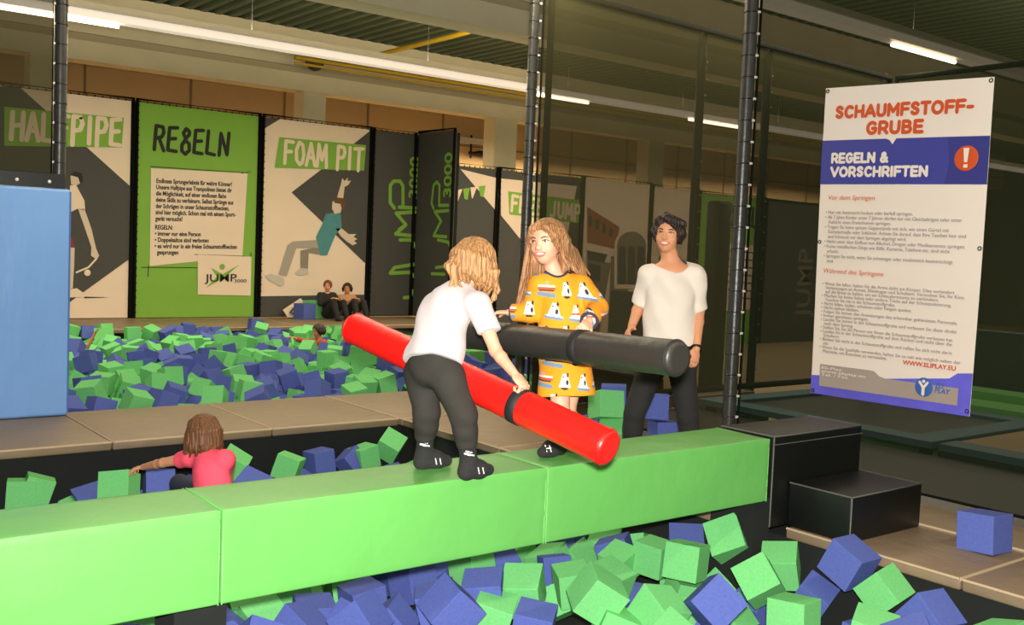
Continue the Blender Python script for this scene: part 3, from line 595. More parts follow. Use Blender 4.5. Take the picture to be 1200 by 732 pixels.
CUBES_REST = [
    (4226, 11200, -187, 2177, -1688, -968, 200, 1), (5144, 15306, -190, -1135, 1706, 1177, 200, 0), (6761, 9900, -69, -1904, -1797, -27, 200, 1), (4631, 5016, -472, -3, -3050, 54, 197, 0),
    (3052, 10131, -239, 376, 820, -1348, 200, 1), (3444, 9491, -200, -85, -458, -2708, 200, 1), (5140, 10863, -32, 1620, -621, -661, 200, 0), (4091, 10946, -174, 1983, -2369, -359, 200, 1),
    (8297, 15543, -70, 1550, -518, 345, 200, 1), (4629, 9883, -259, -1441, -1761, -1136, 200, 0), (6829, 16100, -172, -213, 129, 58, 200, 0), (5332, 14717, -33, 1216, -966, -1223, 200, 1),
    (8317, 15762, -102, -770, -1593, -1991, 200, 1), (3084, 7338, -417, 1818, 2141, -185, 197, 0), (7706, 14502, -197, -23, -1325, 142, 200, 1), (7568, 9787, -233, -1559, -1116, -1573, 200, 1),
    (7969, 15251, -185, -914, 1661, -1788, 200, 0), (2808, 10731, -162, -1950, -1994, 823, 200, 1), (4585, 4105, -381, 281, -1568, 431, 197, 1), (6689, 14421, -36, -2058, 389, 2053, 200, 0),
    (4283, 15893, -234, -1560, -659, -2460, 200, 1), (7586, 15934, -199, 383, -701, 2829, 200, 1), (8380, 14951, -13, -1862, 382, 1813, 200, 0), (8090, 15592, -188, -686, -53, 2090, 200, 1),
    (7269, 15687, -94, 783, -1940, 481, 200, 0), (7291, 9737, -237, -354, -1487, -242, 200, 0), (6171, 16057, -69, 1344, -1270, 1448, 200, 0), (7359, 15104, -199, -465, 768, 1395, 200, 1),
    (4436, 15675, -221, -301, -1533, 175, 200, 1), (6036, 15454, -101, 1972, -1623, -41, 200, 0), (8289, 10364, -45, -997, -1420, -1422, 200, 1), (5841, 11554, -235, 677, -1005, 1481, 200, 1),
    (1867, 5257, -411, -494, -1571, -38, 197, 0), (4073, 9400, -183, 903, 1483, -1103, 200, 1), (8344, 13111, -92, -619, 2143, -914, 200, 1), (4689, 10158, -245, 1543, 165, -1808, 200, 0),
    (3886, 13782, -183, -220, 2593, 656, 200, 1), (8347, 14777, -15, -129, 148, -542, 200, 0), (7858, 15498, -168, 64, -1711, 344, 200, 0), (7948, 9748, -221, -1152, -1161, -1073, 200, 1),
    (3302, 10818, -263, 142, -2427, 1556, 200, 1), (6884, 14478, -220, 2267, 592, -1431, 200, 1), (3782, 12424, -150, -173, -1766, -2553, 200, 0), (4806, 10444, -220, 77, -1723, 321, 200, 0),
    (7204, 14641, -213, -1809, -187, -2152, 200, 1), (1547, 4744, -468, -2173, 997, -2030, 197, 0), (3303, 10583, -256, 263, 114, 1461, 200, 1), (8181, 12073, -214, -665, 1404, -1573, 200, 0),
    (7064, 9165, -377, 65, -667, -2640, 200, 1), (8099, 10271, -201, -67, -23, -2969, 200, 0), (7329, 15469, -218, 234, -1375, -392, 200, 0), (4233, 9200, -177, 2244, 471, -1271, 200, 1),
    (4307, 7061, -404, 1872, 1138, 2095, 197, 0), (3788, 14132, -224, -765, 2063, 403, 200, 0), (3666, 13842, -201, 455, 1882, -2005, 200, 0), (3920, 11632, -70, 782, -1306, 1442, 200, 1),
    (7943, 12108, -190, -925, 1706, 924, 200, 1), (7868, 9512, -191, -2104, -357, -1841, 200, 0), (8229, 16100, -182, 1046, -1211, 1460, 200, 0), (3926, 3258, -409, -971, 1036, 1660, 197, 0),
    (5865, 13566, -194, 202, -1224, -178, 200, 1), (4018, 10644, -201, -1629, -842, -1598, 200, 0), (5121, 10620, -180, 785, 1163, -438, 200, 0), (4694, 15513, -183, 166, 2062, 2159, 200, 1),
    (6790, 11253, -219, -1409, -1190, -729, 200, 0), (6087, 11549, -222, -1400, 1101, 697, 200, 1), (3927, 13542, -234, -1749, -1297, 1372, 200, 0), (4690, 13262, -125, -177, -2209, 282, 200, 1),
    (4637, 9438, -203, -1272, -1085, 1091, 200, 1), (4877, 15349, -174, 40, -137, -677, 200, 0), (7939, 14936, -244, 1722, -1302, 838, 200, 1), (7456, 12109, -227, -200, 1790, -360, 200, 0),
    (5812, 13852, -191, -161, -4, -1160, 200, 1), (7407, 14435, -220, 566, -354, -1434, 200, 1), (6476, 11050, -191, -1591, -217, 1456, 200, 0), (2449, 7312, -466, -1796, 3, 1036, 197, 0),
    (8014, 13800, -110, 1870, -1498, 307, 200, 1), (2828, 9510, -177, -295, -1657, -111, 200, 1), (5041, 14846, -217, 1904, 371, 235, 200, 1), (7725, 16100, -178, -962, -827, 1515, 200, 0),
    (3432, 11354, -246, -1831, -395, 1985, 200, 1), (4997, 12079, -228, 252, 1948, -560, 200, 0), (8114, 9525, -134, 26, -1239, -2336, 200, 0), (2974, 11542, -132, 1072, -205, -1308, 200, 1),
    (3806, 13184, -218, 62, -1405, -271, 200, 1), (5611, 10584, -140, 2051, 674, -1123, 200, 1), (7062, 16100, -125, 48, 99, 1545, 200, 1), (6724, 14193, -213, -1211, -1139, 1501, 200, 1),
    (7184, 9536, -269, -1156, -1629, -1622, 200, 1), (4236, 5232, -446, -3091, -22, -317, 197, 0), (6637, 11468, -194, -1462, -880, -1829, 200, 1), (4433, 12257, -74, 944, -71, 2980, 200, 0),
    (3042, 10564, -256, -103, 706, -84, 200, 1), (5488, 10337, -102, 531, -1851, 1368, 200, 1), (3856, 9824, -240, -972, 1964, 1755, 200, 1), (6577, 12642, -216, 738, -786, -1175, 200, 0),
    (3807, 14459, -256, 987, -689, 1068, 200, 0), (7609, 12324, -230, 1952, -505, 1404, 200, 0), (2174, 9120, -23, 1427, -865, 962, 200, 0), (4036, 14427, -198, -1258, 1261, 1177, 200, 0),
    (5909, 15189, -110, -240, -1365, 483, 200, 0), (3819, 11362, -74, -1732, 850, 867, 200, 1), (7624, 9522, -431, -1876, -768, 309, 200, 0), (3932, 15603, -86, -2146, -603, -1490, 200, 1),
    (7425, 13762, -196, 131, -2732, 1054, 200, 0), (6264, 12752, -192, -949, -1214, -773, 200, 0), (3776, 10612, -183, -269, 26, 194, 200, 0), (4602, 15265, -213, -835, -1665, -1183, 200, 1),
    (5827, 11835, -192, 1675, 463, -1482, 200, 1), (3802, 10356, -239, -333, -1328, 689, 200, 1), (3108, 5240, -378, 1395, 1546, -1677, 197, 1), (4251, 12981, -85, -519, 1649, -816, 200, 1),
    (4297, 14862, -254, -507, -2316, 1685, 200, 0), (6993, 15501, -191, -1440, -465, -1073, 200, 0), (4978, 12345, -224, 798, 1493, -954, 200, 1), (6039, 13878, -173, 2859, 596, 201, 200, 1),
    (5683, 9420, -186, -1344, -1495, 1074, 200, 1), (3465, 9982, -225, -2692, 1189, 60, 200, 0), (3141, 11832, -201, -2253, 469, 2103, 200, 1), (7979, 14703, -206, -1759, 110, -2360, 200, 0),
    (2712, 3194, -215, -91, -1975, -92, 197, 0), (3620, 13215, -96, -1614, -1129, -701, 200, 1), (3461, 11903, -172, -22, 1456, 501, 200, 1), (5084, 15944, -107, 1071, 881, -2385, 200, 1),
    (7892, 10183, -202, -1733, -1975, -231, 200, 1), (8085, 10508, -216, -2712, 1473, -2, 200, 1), (4436, 9650, -197, -1181, 810, 919, 200, 1), (5197, 13795, -191, -1386, -937, 747, 200, 1),
    (5588, 16100, -289, -1448, 1359, -986, 200, 0), (1465, 6492, -310, -507, -973, -2831, 197, 0), (3148, 6492, -378, -3093, -528, -26, 197, 0), (2484, 6453, -362, -1842, -447, -1092, 197, 1),
    (1878, 6437, -402, -1303, 1431, 1354, 197, 1), (2167, 6447, -393, 186, 1436, 195, 197, 1), (8239, 9707, -457, 216, 1863, 514, 200, 0), (5872, 15924, -194, -229, -119, 2882, 200, 0),
    (5132, 15554, -232, -2940, 245, -426, 200, 1), (6726, 15329, -191, -1080, 1485, 536, 200, 0), (8302, 11161, -174, 1880, 181, 43, 200, 1), (7084, 14969, -227, -121, 2237, -2112, 200, 0),
    (7590, 15197, -183, -942, -1036, -1459, 200, 1), (7161, 13857, -180, 1535, -905, 1653, 200, 0), (7472, 9554, -279, -150, -446, -560, 200, 1), (4984, 16100, -226, 929, -1136, 1364, 200, 0),
    (7233, 14139, -211, 322, -1254, 546, 200, 1), (5233, 15782, -216, 479, 1639, 204, 200, 0), (7324, 14877, -254, -1321, 130, -147, 200, 1), (1642, 6508, -409, 177, 715, -1616, 197, 1),
    (1184, 7053, -372, -869, 489, -1683, 197, 0), (2758, 6741, -381, 1589, -792, 1249, 197, 0), (3664, 6440, -395, 343, -1657, 246, 197, 1), (4235, 6714, -410, -2543, 846, -1454, 197, 0),
    (2174, 6757, -409, -496, 1105, 1045, 197, 1), (4636, 6710, -368, 341, -1585, -356, 197, 0), (3960, 6758, -401, -820, 1043, 891, 197, 1), (3660, 6781, -379, 1596, 2416, -162, 197, 1),
    (2457, 6780, -443, 52, -1568, 849, 197, 1), (4447, 1729, -30, -1261, -838, -727, 197, 1), (3403, 6428, -401, 305, 2091, 2032, 197, 0), (903, 7337, -439, 1870, 213, 2018, 197, 1),
    (4300, 6435, -443, 147, -1944, 439, 197, 1), (3397, 6711, -392, 2225, -1353, 1126, 197, 0), (3404, 6191, -373, 2257, 1833, -320, 197, 1), (3988, 6427, -437, -1503, -1509, 1616, 197, 1),
    (4595, 6486, -454, 2219, -793, 2015, 197, 1), (2741, 6223, -396, 795, -973, 648, 197, 0), (2178, 6197, -426, 2127, -1654, -936, 197, 1), (900, 7033, -446, 1595, -202, -648, 197, 0),
    (2770, 7017, -431, -1480, -644, -1729, 197, 1), (2463, 6182, -399, 2281, -616, -1767, 197, 1), (3720, 4997, -422, -1336, 1576, 1162, 197, 1), (1283, 7306, -430, 1454, -1157, -482, 197, 0),
    (2824, 6463, -367, 753, 2221, 1579, 197, 1), (4608, 5972, -317, 1176, -862, 1377, 197, 0), (2450, 7052, -425, -1917, 1125, 1104, 197, 1), (3712, 7098, -428, 1011, -1300, -1399, 197, 1),
    (2170, 7037, -417, 1511, 1091, -678, 197, 1), (2464, 5259, -407, -1871, 373, 1183, 197, 0), (1260, 6702, -388, -1906, -1811, -833, 197, 0), (3692, 6098, -391, 2791, -155, 227, 197, 1),
    (1919, 6090, -426, -1786, -153, 2191, 197, 0), (4308, 6181, -432, -1017, -1429, -980, 197, 1), (3964, 7067, -445, 2027, -659, 1498, 197, 1), (686, 6804, -397, 270, -26, 3061, 197, 1),
    (2179, 7331, -500, 1843, 712, 1618, 197, 0), (3078, 7047, -415, 1573, 927, -1574, 197, 1), (3096, 6758, -422, -708, -1323, -414, 197, 1), (2120, 5294, -378, -1867, 2004, 740, 197, 1),
    (4630, 5231, -462, 70, 3091, 139, 197, 1), (3953, 6160, -447, 1587, -454, -218, 197, 1), (3844, 15341, -93, -939, -901, 1614, 200, 0), (4525, 7356, -469, -215, 1500, -231, 197, 1),
    (3179, 6075, -416, -2182, 7, -137, 197, 0), (3379, 5307, -451, 2004, 760, 2282, 197, 0), (4602, 6210, -453, -89, 1700, -518, 197, 1), (3392, 4428, -406, 2108, -107, 1418, 197, 1),
    (1530, 6748, -398, -2004, -257, -2095, 197, 1), (1050, 6729, -411, 640, -864, 1277, 197, 0), (3876, 16100, -62, 1786, -6, -2397, 200, 1), (3174, 12352, -221, -1198, -818, -1354, 200, 1),
    (4951, 9540, -259, -1845, 1330, 1876, 200, 0), (3550, 14262, -209, -1536, 708, -778, 200, 0), (4673, 11840, -215, 2673, 1499, 149, 200, 1), (8380, 12696, -235, 2082, -28, -2331, 200, 1),
    (3316, 13871, -49, -2125, -2114, 831, 200, 0), (4228, 11768, -233, -531, -1873, -726, 200, 1), (7607, 12660, -179, -1979, -469, -2136, 200, 1), (3115, 12103, -213, -424, -1819, 1976, 200, 0),
    (7217, 11804, -219, 1495, -1075, -854, 200, 0), (5479, 12943, -203, -120, 1290, 634, 200, 1), (3385, 14133, -100, -1968, -363, 461, 200, 0), (6943, 10708, -178, -1305, -1644, 1921, 200, 0),
    (6637, 10860, -226, 144, 1461, 1837, 200, 0), (6835, 12009, -17, 359, -1852, 225, 200, 1), (3094, 4355, -436, 1464, -843, 647, 197, 1), (6970, 14017, -204, -958, 1357, 770, 200, 0),
    (6995, 9479, -383, -408, 1855, 2165, 200, 1), (4990, 11839, -218, 2458, 129, 1740, 200, 0), (6569, 15893, -248, 793, -1346, 1665, 200, 1), (3705, 15978, -15, -993, -829, -958, 200, 1),
    (4901, 10719, -175, 2497, -1426, 140, 200, 0), (6906, 13805, -201, -2128, 329, 1941, 200, 0), (654, 7358, -430, -1065, -1464, -1159, 197, 1), (3534, 10616, -194, -1168, -872, 1429, 200, 0),
    (5595, 11136, -269, 945, -1630, 140, 200, 1), (4360, 9424, -219, -857, 1224, 935, 200, 1), (7734, 14705, -246, 2506, 165, 1855, 200, 1), (4235, 12604, -228, -185, 2531, -34, 200, 0),
    (6409, 9222, -234, -212, 2175, 2169, 200, 1), (3070, 10857, -268, -754, 1517, 1614, 200, 0), (6454, 12292, -190, -1052, 1314, -1099, 200, 1), (3409, 9207, -212, 1012, 2395, 75, 200, 1),
    (3613, 15020, -225, -1659, 136, 739, 200, 0), (3295, 10368, -248, -758, -597, 1420, 200, 1), (7177, 14385, -230, -194, -2042, 199, 200, 1), (3535, 10837, -210, 1327, 1246, 1130, 200, 0),
    (5881, 15649, -228, 15, 656, 622, 200, 0), (5734, 9661, -47, 111, 41, -1858, 200, 0), (4430, 11285, -215, -528, 2057, 155, 200, 1), (8219, 12941, -197, 84, -29, 2404, 200, 1),
    (3704, 11136, -214, 168, 427, -2788, 200, 1), (3775, 15329, -283, -1724, 614, 2531, 200, 0), (8146, 15857, -244, -1845, 1743, -280, 200, 0), (7880, 12377, -226, -1777, 625, 1552, 200, 1),
    (5230, 10126, -226, 16, -1647, 565, 200, 0), (5740, 13216, -196, 1724, 943, -902, 200, 1), (3221, 11493, -225, -973, 1497, 1395, 200, 1), (6551, 15081, -196, 1247, 194, 880, 200, 0),
    (5217, 12596, -140, 2250, -1033, -1479, 200, 0), (3443, 11655, -224, -622, -1382, -937, 200, 1), (7181, 11557, -232, -2296, 236, 1923, 200, 0), (3806, 15808, -203, 978, 1536, 1664, 200, 1),
    (5444, 10686, -239, 2726, 1248, 161, 200, 0), (6476, 15333, -200, -1254, 1000, 1243, 200, 0), (7007, 9871, -236, 2078, 740, 1733, 200, 1), (6140, 9198, -181, -144, 210, 886, 200, 0),
    (6175, 11013, -228, 2304, 334, 1496, 200, 1), (8307, 11645, -244, 2073, 472, -325, 200, 0), (7652, 11140, -186, 1121, 1332, -851, 200, 0), (5671, 16100, -105, 2013, -560, 1499, 200, 1),
    (8156, 14359, -239, -1424, -1258, 670, 200, 1), (7491, 11759, -174, -913, 221, -464, 200, 0), (3497, 12854, -118, 1908, -332, -1477, 200, 1), (3742, 12918, -220, 1842, -527, 1394, 200, 0),
    (5886, 9115, -185, -2087, -2065, -51, 200, 1), (4008, 14682, -254, 1248, 793, 961, 200, 0), (7686, 10042, -238, -1946, -2285, 225, 200, 1), (4596, 15921, -178, -562, -1646, -178, 200, 1),
    (8269, 12678, -247, 531, 2987, 2, 200, 1), (4412, 15098, -267, -1007, 787, 1513, 200, 1), (4582, 14857, -195, 251, 1596, -169, 200, 0), (3198, 9392, -232, -375, 154, -1846, 200, 0),
    (3813, 14808, -248, 433, -1039, 952, 200, 0), (4584, 12069, -225, -1212, 935, -1101, 200, 0), (7228, 13607, -209, 1404, 103, 390, 200, 1), (8250, 15261, -212, 739, 1403, -1135, 200, 1),
    (7653, 15657, -154, -580, -1678, 2387, 200, 1), (4044, 14032, -201, -1038, -1169, -1250, 200, 0), (3676, 5308, -405, 45, -2238, -1821, 197, 0), (4608, 16100, -158, 1252, -1220, 1424, 200, 1),
    (4054, 15840, -176, 2298, -1711, -235, 200, 1), (4570, 5570, -424, 354, -789, -2852, 197, 1), (3419, 13518, -213, -1127, -1101, -1645, 200, 1), (4223, 2964, -431, -1193, -1718, -1468, 197, 1),
    (6298, 10419, -194, 70, 1914, 340, 200, 1), (2773, 5865, -397, 1615, 1494, -1926, 197, 0), (3723, 11610, -241, -1956, 112, -33, 200, 0), (2777, 10045, -195, 1083, -1560, 1256, 200, 0),
    (5257, 9875, -232, -1520, 1788, 1182, 200, 0), (5329, 16034, -236, -682, -3019, -25, 200, 1), (8380, 10536, -240, 47, -2928, -643, 200, 1), (4219, 14640, -238, 984, -1512, 1080, 200, 1),
    (6976, 11752, -168, -83, 1299, -136, 200, 0), (7005, 14485, -387, -1051, -1175, -1785, 200, 0), (4161, 15162, -239, 1294, 1678, -1525, 200, 1), (8380, 9485, -244, 2233, 206, 1868, 200, 0),
    (4915, 15603, -199, 89, 1531, -143, 200, 0), (3691, 12114, -186, -1622, -782, -1710, 200, 0),
]
# ---------------------------------------------------------------- materials used all over
M_black = mat('black vinyl', rgb(13, 15, 13), .42, noise=.15, nscale=3, bump=.1, bscale=250)
M_pitwall = mat('black pit cloth', rgb(16, 20, 17), .9, noise=.25, nscale=5)
M_tan = mat('tan vinyl', rgb(130, 111, 88), .5, noise=.10, nscale=2.2, bump=.35, bscale=7, bdist=.03)
M_tanrim = mat('tan vinyl rim', rgb(196, 172, 140), .5, noise=.07, nscale=6)
M_seam = mat('tan seam', rgb(178, 156, 126), .6)
M_green = mat('green vinyl', rgb(100, 174, 86), .36, noise=.05, nscale=2.5, bump=.25, bscale=5, bdist=.03)
M_greenpipe = mat('green piping', rgb(106, 180, 92), .45)
M_blue = mat('blue vinyl', rgb(118, 162, 222), .33, noise=.06, nscale=2, bump=.6, bscale=2.5, bdist=.08, stretch=(1, 1, .35))
M_concrete = mat('cream concrete', rgb(214, 204, 172), .8, noise=.06, nscale=1.5)
M_concgroove = mat('concrete groove', rgb(176, 164, 132), .85)
M_deck = mat('green roof deck', rgb(84, 98, 72), .6, noise=.08, nscale=1)
M_clad = mat('tan cladding', rgb(214, 178, 122), .7, noise=.08, nscale=.8)
M_cladline = mat('cladding joint', rgb(150, 120, 78), .8)
M_dark = mat('dark hall wall', rgb(70, 70, 56), .9, noise=.15, nscale=.6)
M_hall = mat('hall floor', rgb(120, 104, 78), .8, noise=.15, nscale=1.2)
M_rail = mat('luminaire metal', rgb(205, 198, 185), .4, noise=.03)
M_tube = mat('lit tube', rgb(255, 240, 215), .5, emit=rgb(255, 232, 198), estr=9.0)
M_yellow = mat('yellow pipe', rgb(196, 160, 30), .45, noise=.05)
M_sleeve = mat('black foam sleeve', rgb(54, 55, 51), .30, noise=.2, nscale=20, bump=.1, bscale=80)
M_tie = mat('cable tie', rgb(12, 12, 12), .35)
M_tiehead = mat('tie highlight and eyelet', rgb(225, 225, 215), .4)  # near-white tie heads are painted highlights; hem eyelets share the colour
M_white = mat('white print', rgb(224, 203, 182), .75, noise=.03, nscale=2)
M_pgrey = mat('dark grey print', rgb(66, 65, 62), .75, noise=.06, nscale=2)
M_pgreen = mat('green print', rgb(118, 166, 56), .7, noise=.04, nscale=2)
M_pblack = mat('black print', rgb(32, 32, 30), .8)
M_psk = mat('printed skin', rgb(206, 186, 166), .8)
M_net = net_mat('black safety net', (.036, .035, .017, 1), .60)
M_net2 = net_mat('black safety net side', (.012, .016, .008, 1), .66)
M_teal = mat('teal pad', rgb(58, 92, 100), .6, noise=.1, nscale=3)
M_nfloor = mat('neighbour floor', rgb(150, 128, 96), .8, noise=.1, nscale=1)
# ---------------------------------------------------------------- shell
setting('floor', MB().box(-10, 40, -6, 27, -1.2, -.75), M_pitwall)
setting('wall_back', MB().box(-10, 40, 24.0, 24.3, -.75, 6.6), M_clad)
setting('wall_left', MB().box(-10.3, -10, -6, 27, -.75, 6.6), M_dark)
setting('wall_right', MB().box(40, 40.3, -6, 27, -.75, 6.6), M_dark)
setting('wall_front', MB().box(-10, 40, -6.3, -6, -.75, 6.6), M_dark)
j = MB()
for z in (2.2, 3.3, 4.4, 5.5): j.box(-10, 40, 23.97, 24.0, z-.02, z+.02)
for x in np.arange(-8, 40, 2.4): j.box(x-.025, x+.025, 23.97, 24.0, 0, 6.4)
setting('trim_1', j, M_cladline)
d = MB(); x = -10.0
while x < 40:                                   # trapezoid ribs running back to front
    zz = 5.95
    P = [(x, zz+.10), (x+.05, zz+.10), (x+.09, zz), (x+.21, zz), (x+.25, zz+.10), (x+.3, zz+.10)]
    v = [(p[0], Y, p[1]) for Y in (-6.3, 24.3) for p in P]
    d.add(v, [(i, i+1, i+7, i+6) for i in range(5)]); x += .3
d.box(-10, 40, -6.3, 24.3, 6.1, 6.2)
setting('ceiling', d, M_deck)
def concrete_beam(n, y, z0=4.68):
    b = MB(); b.box(-10, 40, y, y+.5, z0, z0+.36); b.box(-10, 40, y+.06, y+.44, z0+.36, z0+.50, 1); b.box(-10, 40, y, y+.5, z0+.50, 5.96)
    setting('trim_%d' % n, b, [M_concrete, M_concgroove])
concrete_beam(2, 20.0); concrete_beam(3, 12.0); concrete_beam(4, 4.0)
for n, (xa, xb) in enumerate(((9.78, 10.30), (14.88, 15.56), (4.4, 5.0), (20.2, 20.8))):
    setting('trim_%d' % (5+n), MB().box(xa, xb, 20.02, 20.48, -.75, 4.68), M_concrete)
# platform blocks around the pits
setting('trim_10', MB().box(-6, 6.1, 7.56, 8.93, -.9, -.065), M_pitwall)
setting('trim_11', MB().box(4.72, 6.1, 3.93, 7.56, -.9, -.065), M_pitwall)
setting('trim_12', MB().box(4.83, 6.1, -2, 3.93, -.9, -.065), M_pitwall)
setting('trim_13', MB().box(-6, 11.6, 16.38, 18.9, -.9, -.065), M_pitwall)
setting('trim_14', MB().box(9.05, 9.5, 8.95, 16.38, -.9, -.065), M_pitwall)
setting('trim_15', MB().box(-6, 9.05, 8.93, 16.38, -.75, -.56), M_pitwall)      # bed of the rear pit
setting('trim_16', MB().box(-6, 4.83, -1.5, 7.56, -.75, -.62), M_pitwall)       # bed of the front pit
setting('trim_17', MB().box(6.2, 8.25, -2, 7.4, -.75, -.10), M_black)           # neighbouring trampoline bed
setting('trim_18', MB().box(9.5, 40, 7.75, 24, -.75, -.70), M_nfloor)           # neighbouring hall floor
# ---------------------------------------------------------------- luminaires
def luminaire(label, y, z, x0, x1, lit, diff):
    t = thing('strip_light', label, 'ceiling light', ((x0+x1)/2, y, z))
    a = MB(); a.box(x0, x1, y-.05, y+.05, z+.16, z+.24); a.box(x0, x1, y-.14, y+.14, z+.13, z+.16); a.build('housing', M_rail, t)
    g = MB(); g.box(x0, x1, y-.10, y+.10, z+.03, z+.13); g.build('reflector', diff, t)  # glow put into the material imitates tube light on the reflector
    for xa, xb in lit:
        b = MB(); b.tube([(xa, y, z-.005), (xb, y, z-.005)], .028, 10); b.build('tube', M_tube, t)
    w = MB()
    for xx in np.arange(x0+1, x1, 3.0): w.tube([(xx, y, z+.12), (xx, y, 5.95)], .006, 5)
    w.build('hanger_wire', M_pblack, t)
luminaire('long white strip light hanging across the hall in front of the rear concrete beam', 14.0, 4.24, -4, 32, [(-1.0, 4.15), (11.2, 12.5), (15.2, 16.7), (20.3, 22.4)], mat('glowing diffuser', rgb(236, 226, 214), .4, emit=rgb(255, 238, 220), estr=.55))
luminaire('strip light with short lit tube high at right, above the rules banner', 7.3, 4.27, 2.0, 26, [(11.55, 13.05)], mat('dim diffuser', rgb(200, 186, 160), .4, emit=rgb(255, 236, 205), estr=.22))
# ---------------------------------------------------------------- pipes and fittings under the roof
p = MB(); p.tube([(9.4, 19.7, 5.3), (34, 19.7, 5.3)], .05, 10); p.tube([(9.4, 19.7, 5.18), (34, 19.7, 5.18)], .03, 8)
p.tube([(10.6, 19.75, 5.36), (10.75, 16, 5.42), (10.8, 12.5, 5.5)], .045, 10)
tag(p.build('gas_pipe', M_yellow), 'yellow pipe branching below the roof along the rear concrete beam', 'pipe')
c = on_y(369, 71, 19.86); q = MB(); q.ellipsoid(c, (.22, .13, .22)); q.box(c[0]-.12, c[0]+.12, c[1], 20.0, c[2]-.05, c[2]+.2)
tag(q.build('ceiling_speaker', M_dark), 'round dark loudspeaker fixed to the rear concrete beam', 'loudspeaker')
c = on_y(563, 168, 23.9); q = MB(); q.box(c[0]-1.3, c[0]+.7, 23.7, 23.97, c[2]-.06, c[2]+.1)
tag(q.build('wall_light', M_rail), 'pale strip fixed on the tan cladding beside a concrete column', 'wall light')
c = on_y(560, 180, 23.8); q = MB()
q.tube([c+[-.25, 0, -.15], c+[-.25, 0, .5]], .03); q.tube([c+[-.3, 0, 0], c+[.45, 0, -.05]], .05); q.ellipsoid(c+[0.05, -.05, .0], (.2, .12, .09)); q.ellipsoid(c+[.4, -.05, -.08], (.1, .08, .07)); q.box(c[0]-.1, c[0]+.1, c[1], 24, c[2]-.05, c[2]+.05)
tag(q.build('wall_fitting', M_pblack), 'dark wall fitting with short pipe on the tan cladding', 'wall fitting')
# ---------------------------------------------------------------- mats
def mat_pad(name, label, cat, x0, x1, y0, y1, z=0.0, th=.062, group=None, rim='xy', m=None):
    t = thing(name, label, cat, ((x0+x1)/2, (y0+y1)/2, z-th), group)
    b = MB(); b.box(x0+.004, x1-.004, y0+.004, y1-.004, z-th, z); o = b.build('pad', m or M_tan, t); bevel(o, .012, 3)
    r = MB(); zz = z-.004
    r.tube([(x0+.008, y0+.006, zz), (x1-.008, y0+.006, zz)], .010, 6); r.tube([(x0+.006, y0+.008, zz), (x0+.006, y1-.008, zz)], .008, 6)
    r.build('piping', M_seam, t); return t
G = 'tan walkway mats'
for (a, b), lb in zip(((-3.2, -.4), (-.4, 2.24), (2.24, 3.49), (3.49, 4.68)), ('tan walkway mat far left, beyond the photo edge', 'tan walkway mat below the blue wall pad', 'tan walkway mat behind the girl in pink', 'tan walkway mat left of the bent girl, at the pit corner')):
    mat_pad('floor_mat', lb, 'floor mat', a, b, 7.53, 8.95)
mat_pad('floor_mat', 'tan walkway mat at the crossing behind the red baton', 'floor mat', 4.69, 6.06, 7.5, 8.95)
mat_pad('floor_mat', 'tan walkway mat behind the legs of the bent girl, right of the pit', 'floor mat', 4.69, 6.06, 6.1, 7.5)
mat_pad('floor_mat', 'tan walkway mat under the woman and the loose cubes', 'floor mat', 4.69, 6.06, 3.95, 6.1)
for (a, b), lb in zip(((2.47, 3.52), (1.2, 2.47)), ('tan mat carrying the black step at the front pit', 'tan mat in the right corner, beside the front pit')):
    t = mat_pad('floor_mat', lb, 'floor mat', 4.80, 5.56, a, b)
    mat_pad('edge_mat', lb.replace('tan mat', 'narrow tan mat strip behind the mat', 1), 'floor mat', 5.56, 6.06, a, b, z=.012)
for (a, b), lb in zip(((2.6, 5.75), (5.75, 8.1), (8.1, 11.55)), ('half pipe panel', 'light green rules panel', 'foam pit panel')):
    mat_pad('floor_mat', 'tan mat on the far platform below the '+lb, 'floor mat', a, b, 16.3, 18.28)
b = MB(); b.box(8.55, 9.05, 11.9, 16.3, -.5, .02); o = b.build('edge_pad', M_green); bevel(o, .02, 3)
tag(o, 'green padded edge on the right side of the big rear pit', 'edge pad')
b = MB(); b.box(9.08, 9.5, 8.97, 16.3, -.06, .0); tag(bevel(b.build('side_mat', M_black), .01), 'black mat strip right of the big rear pit', 'floor mat')
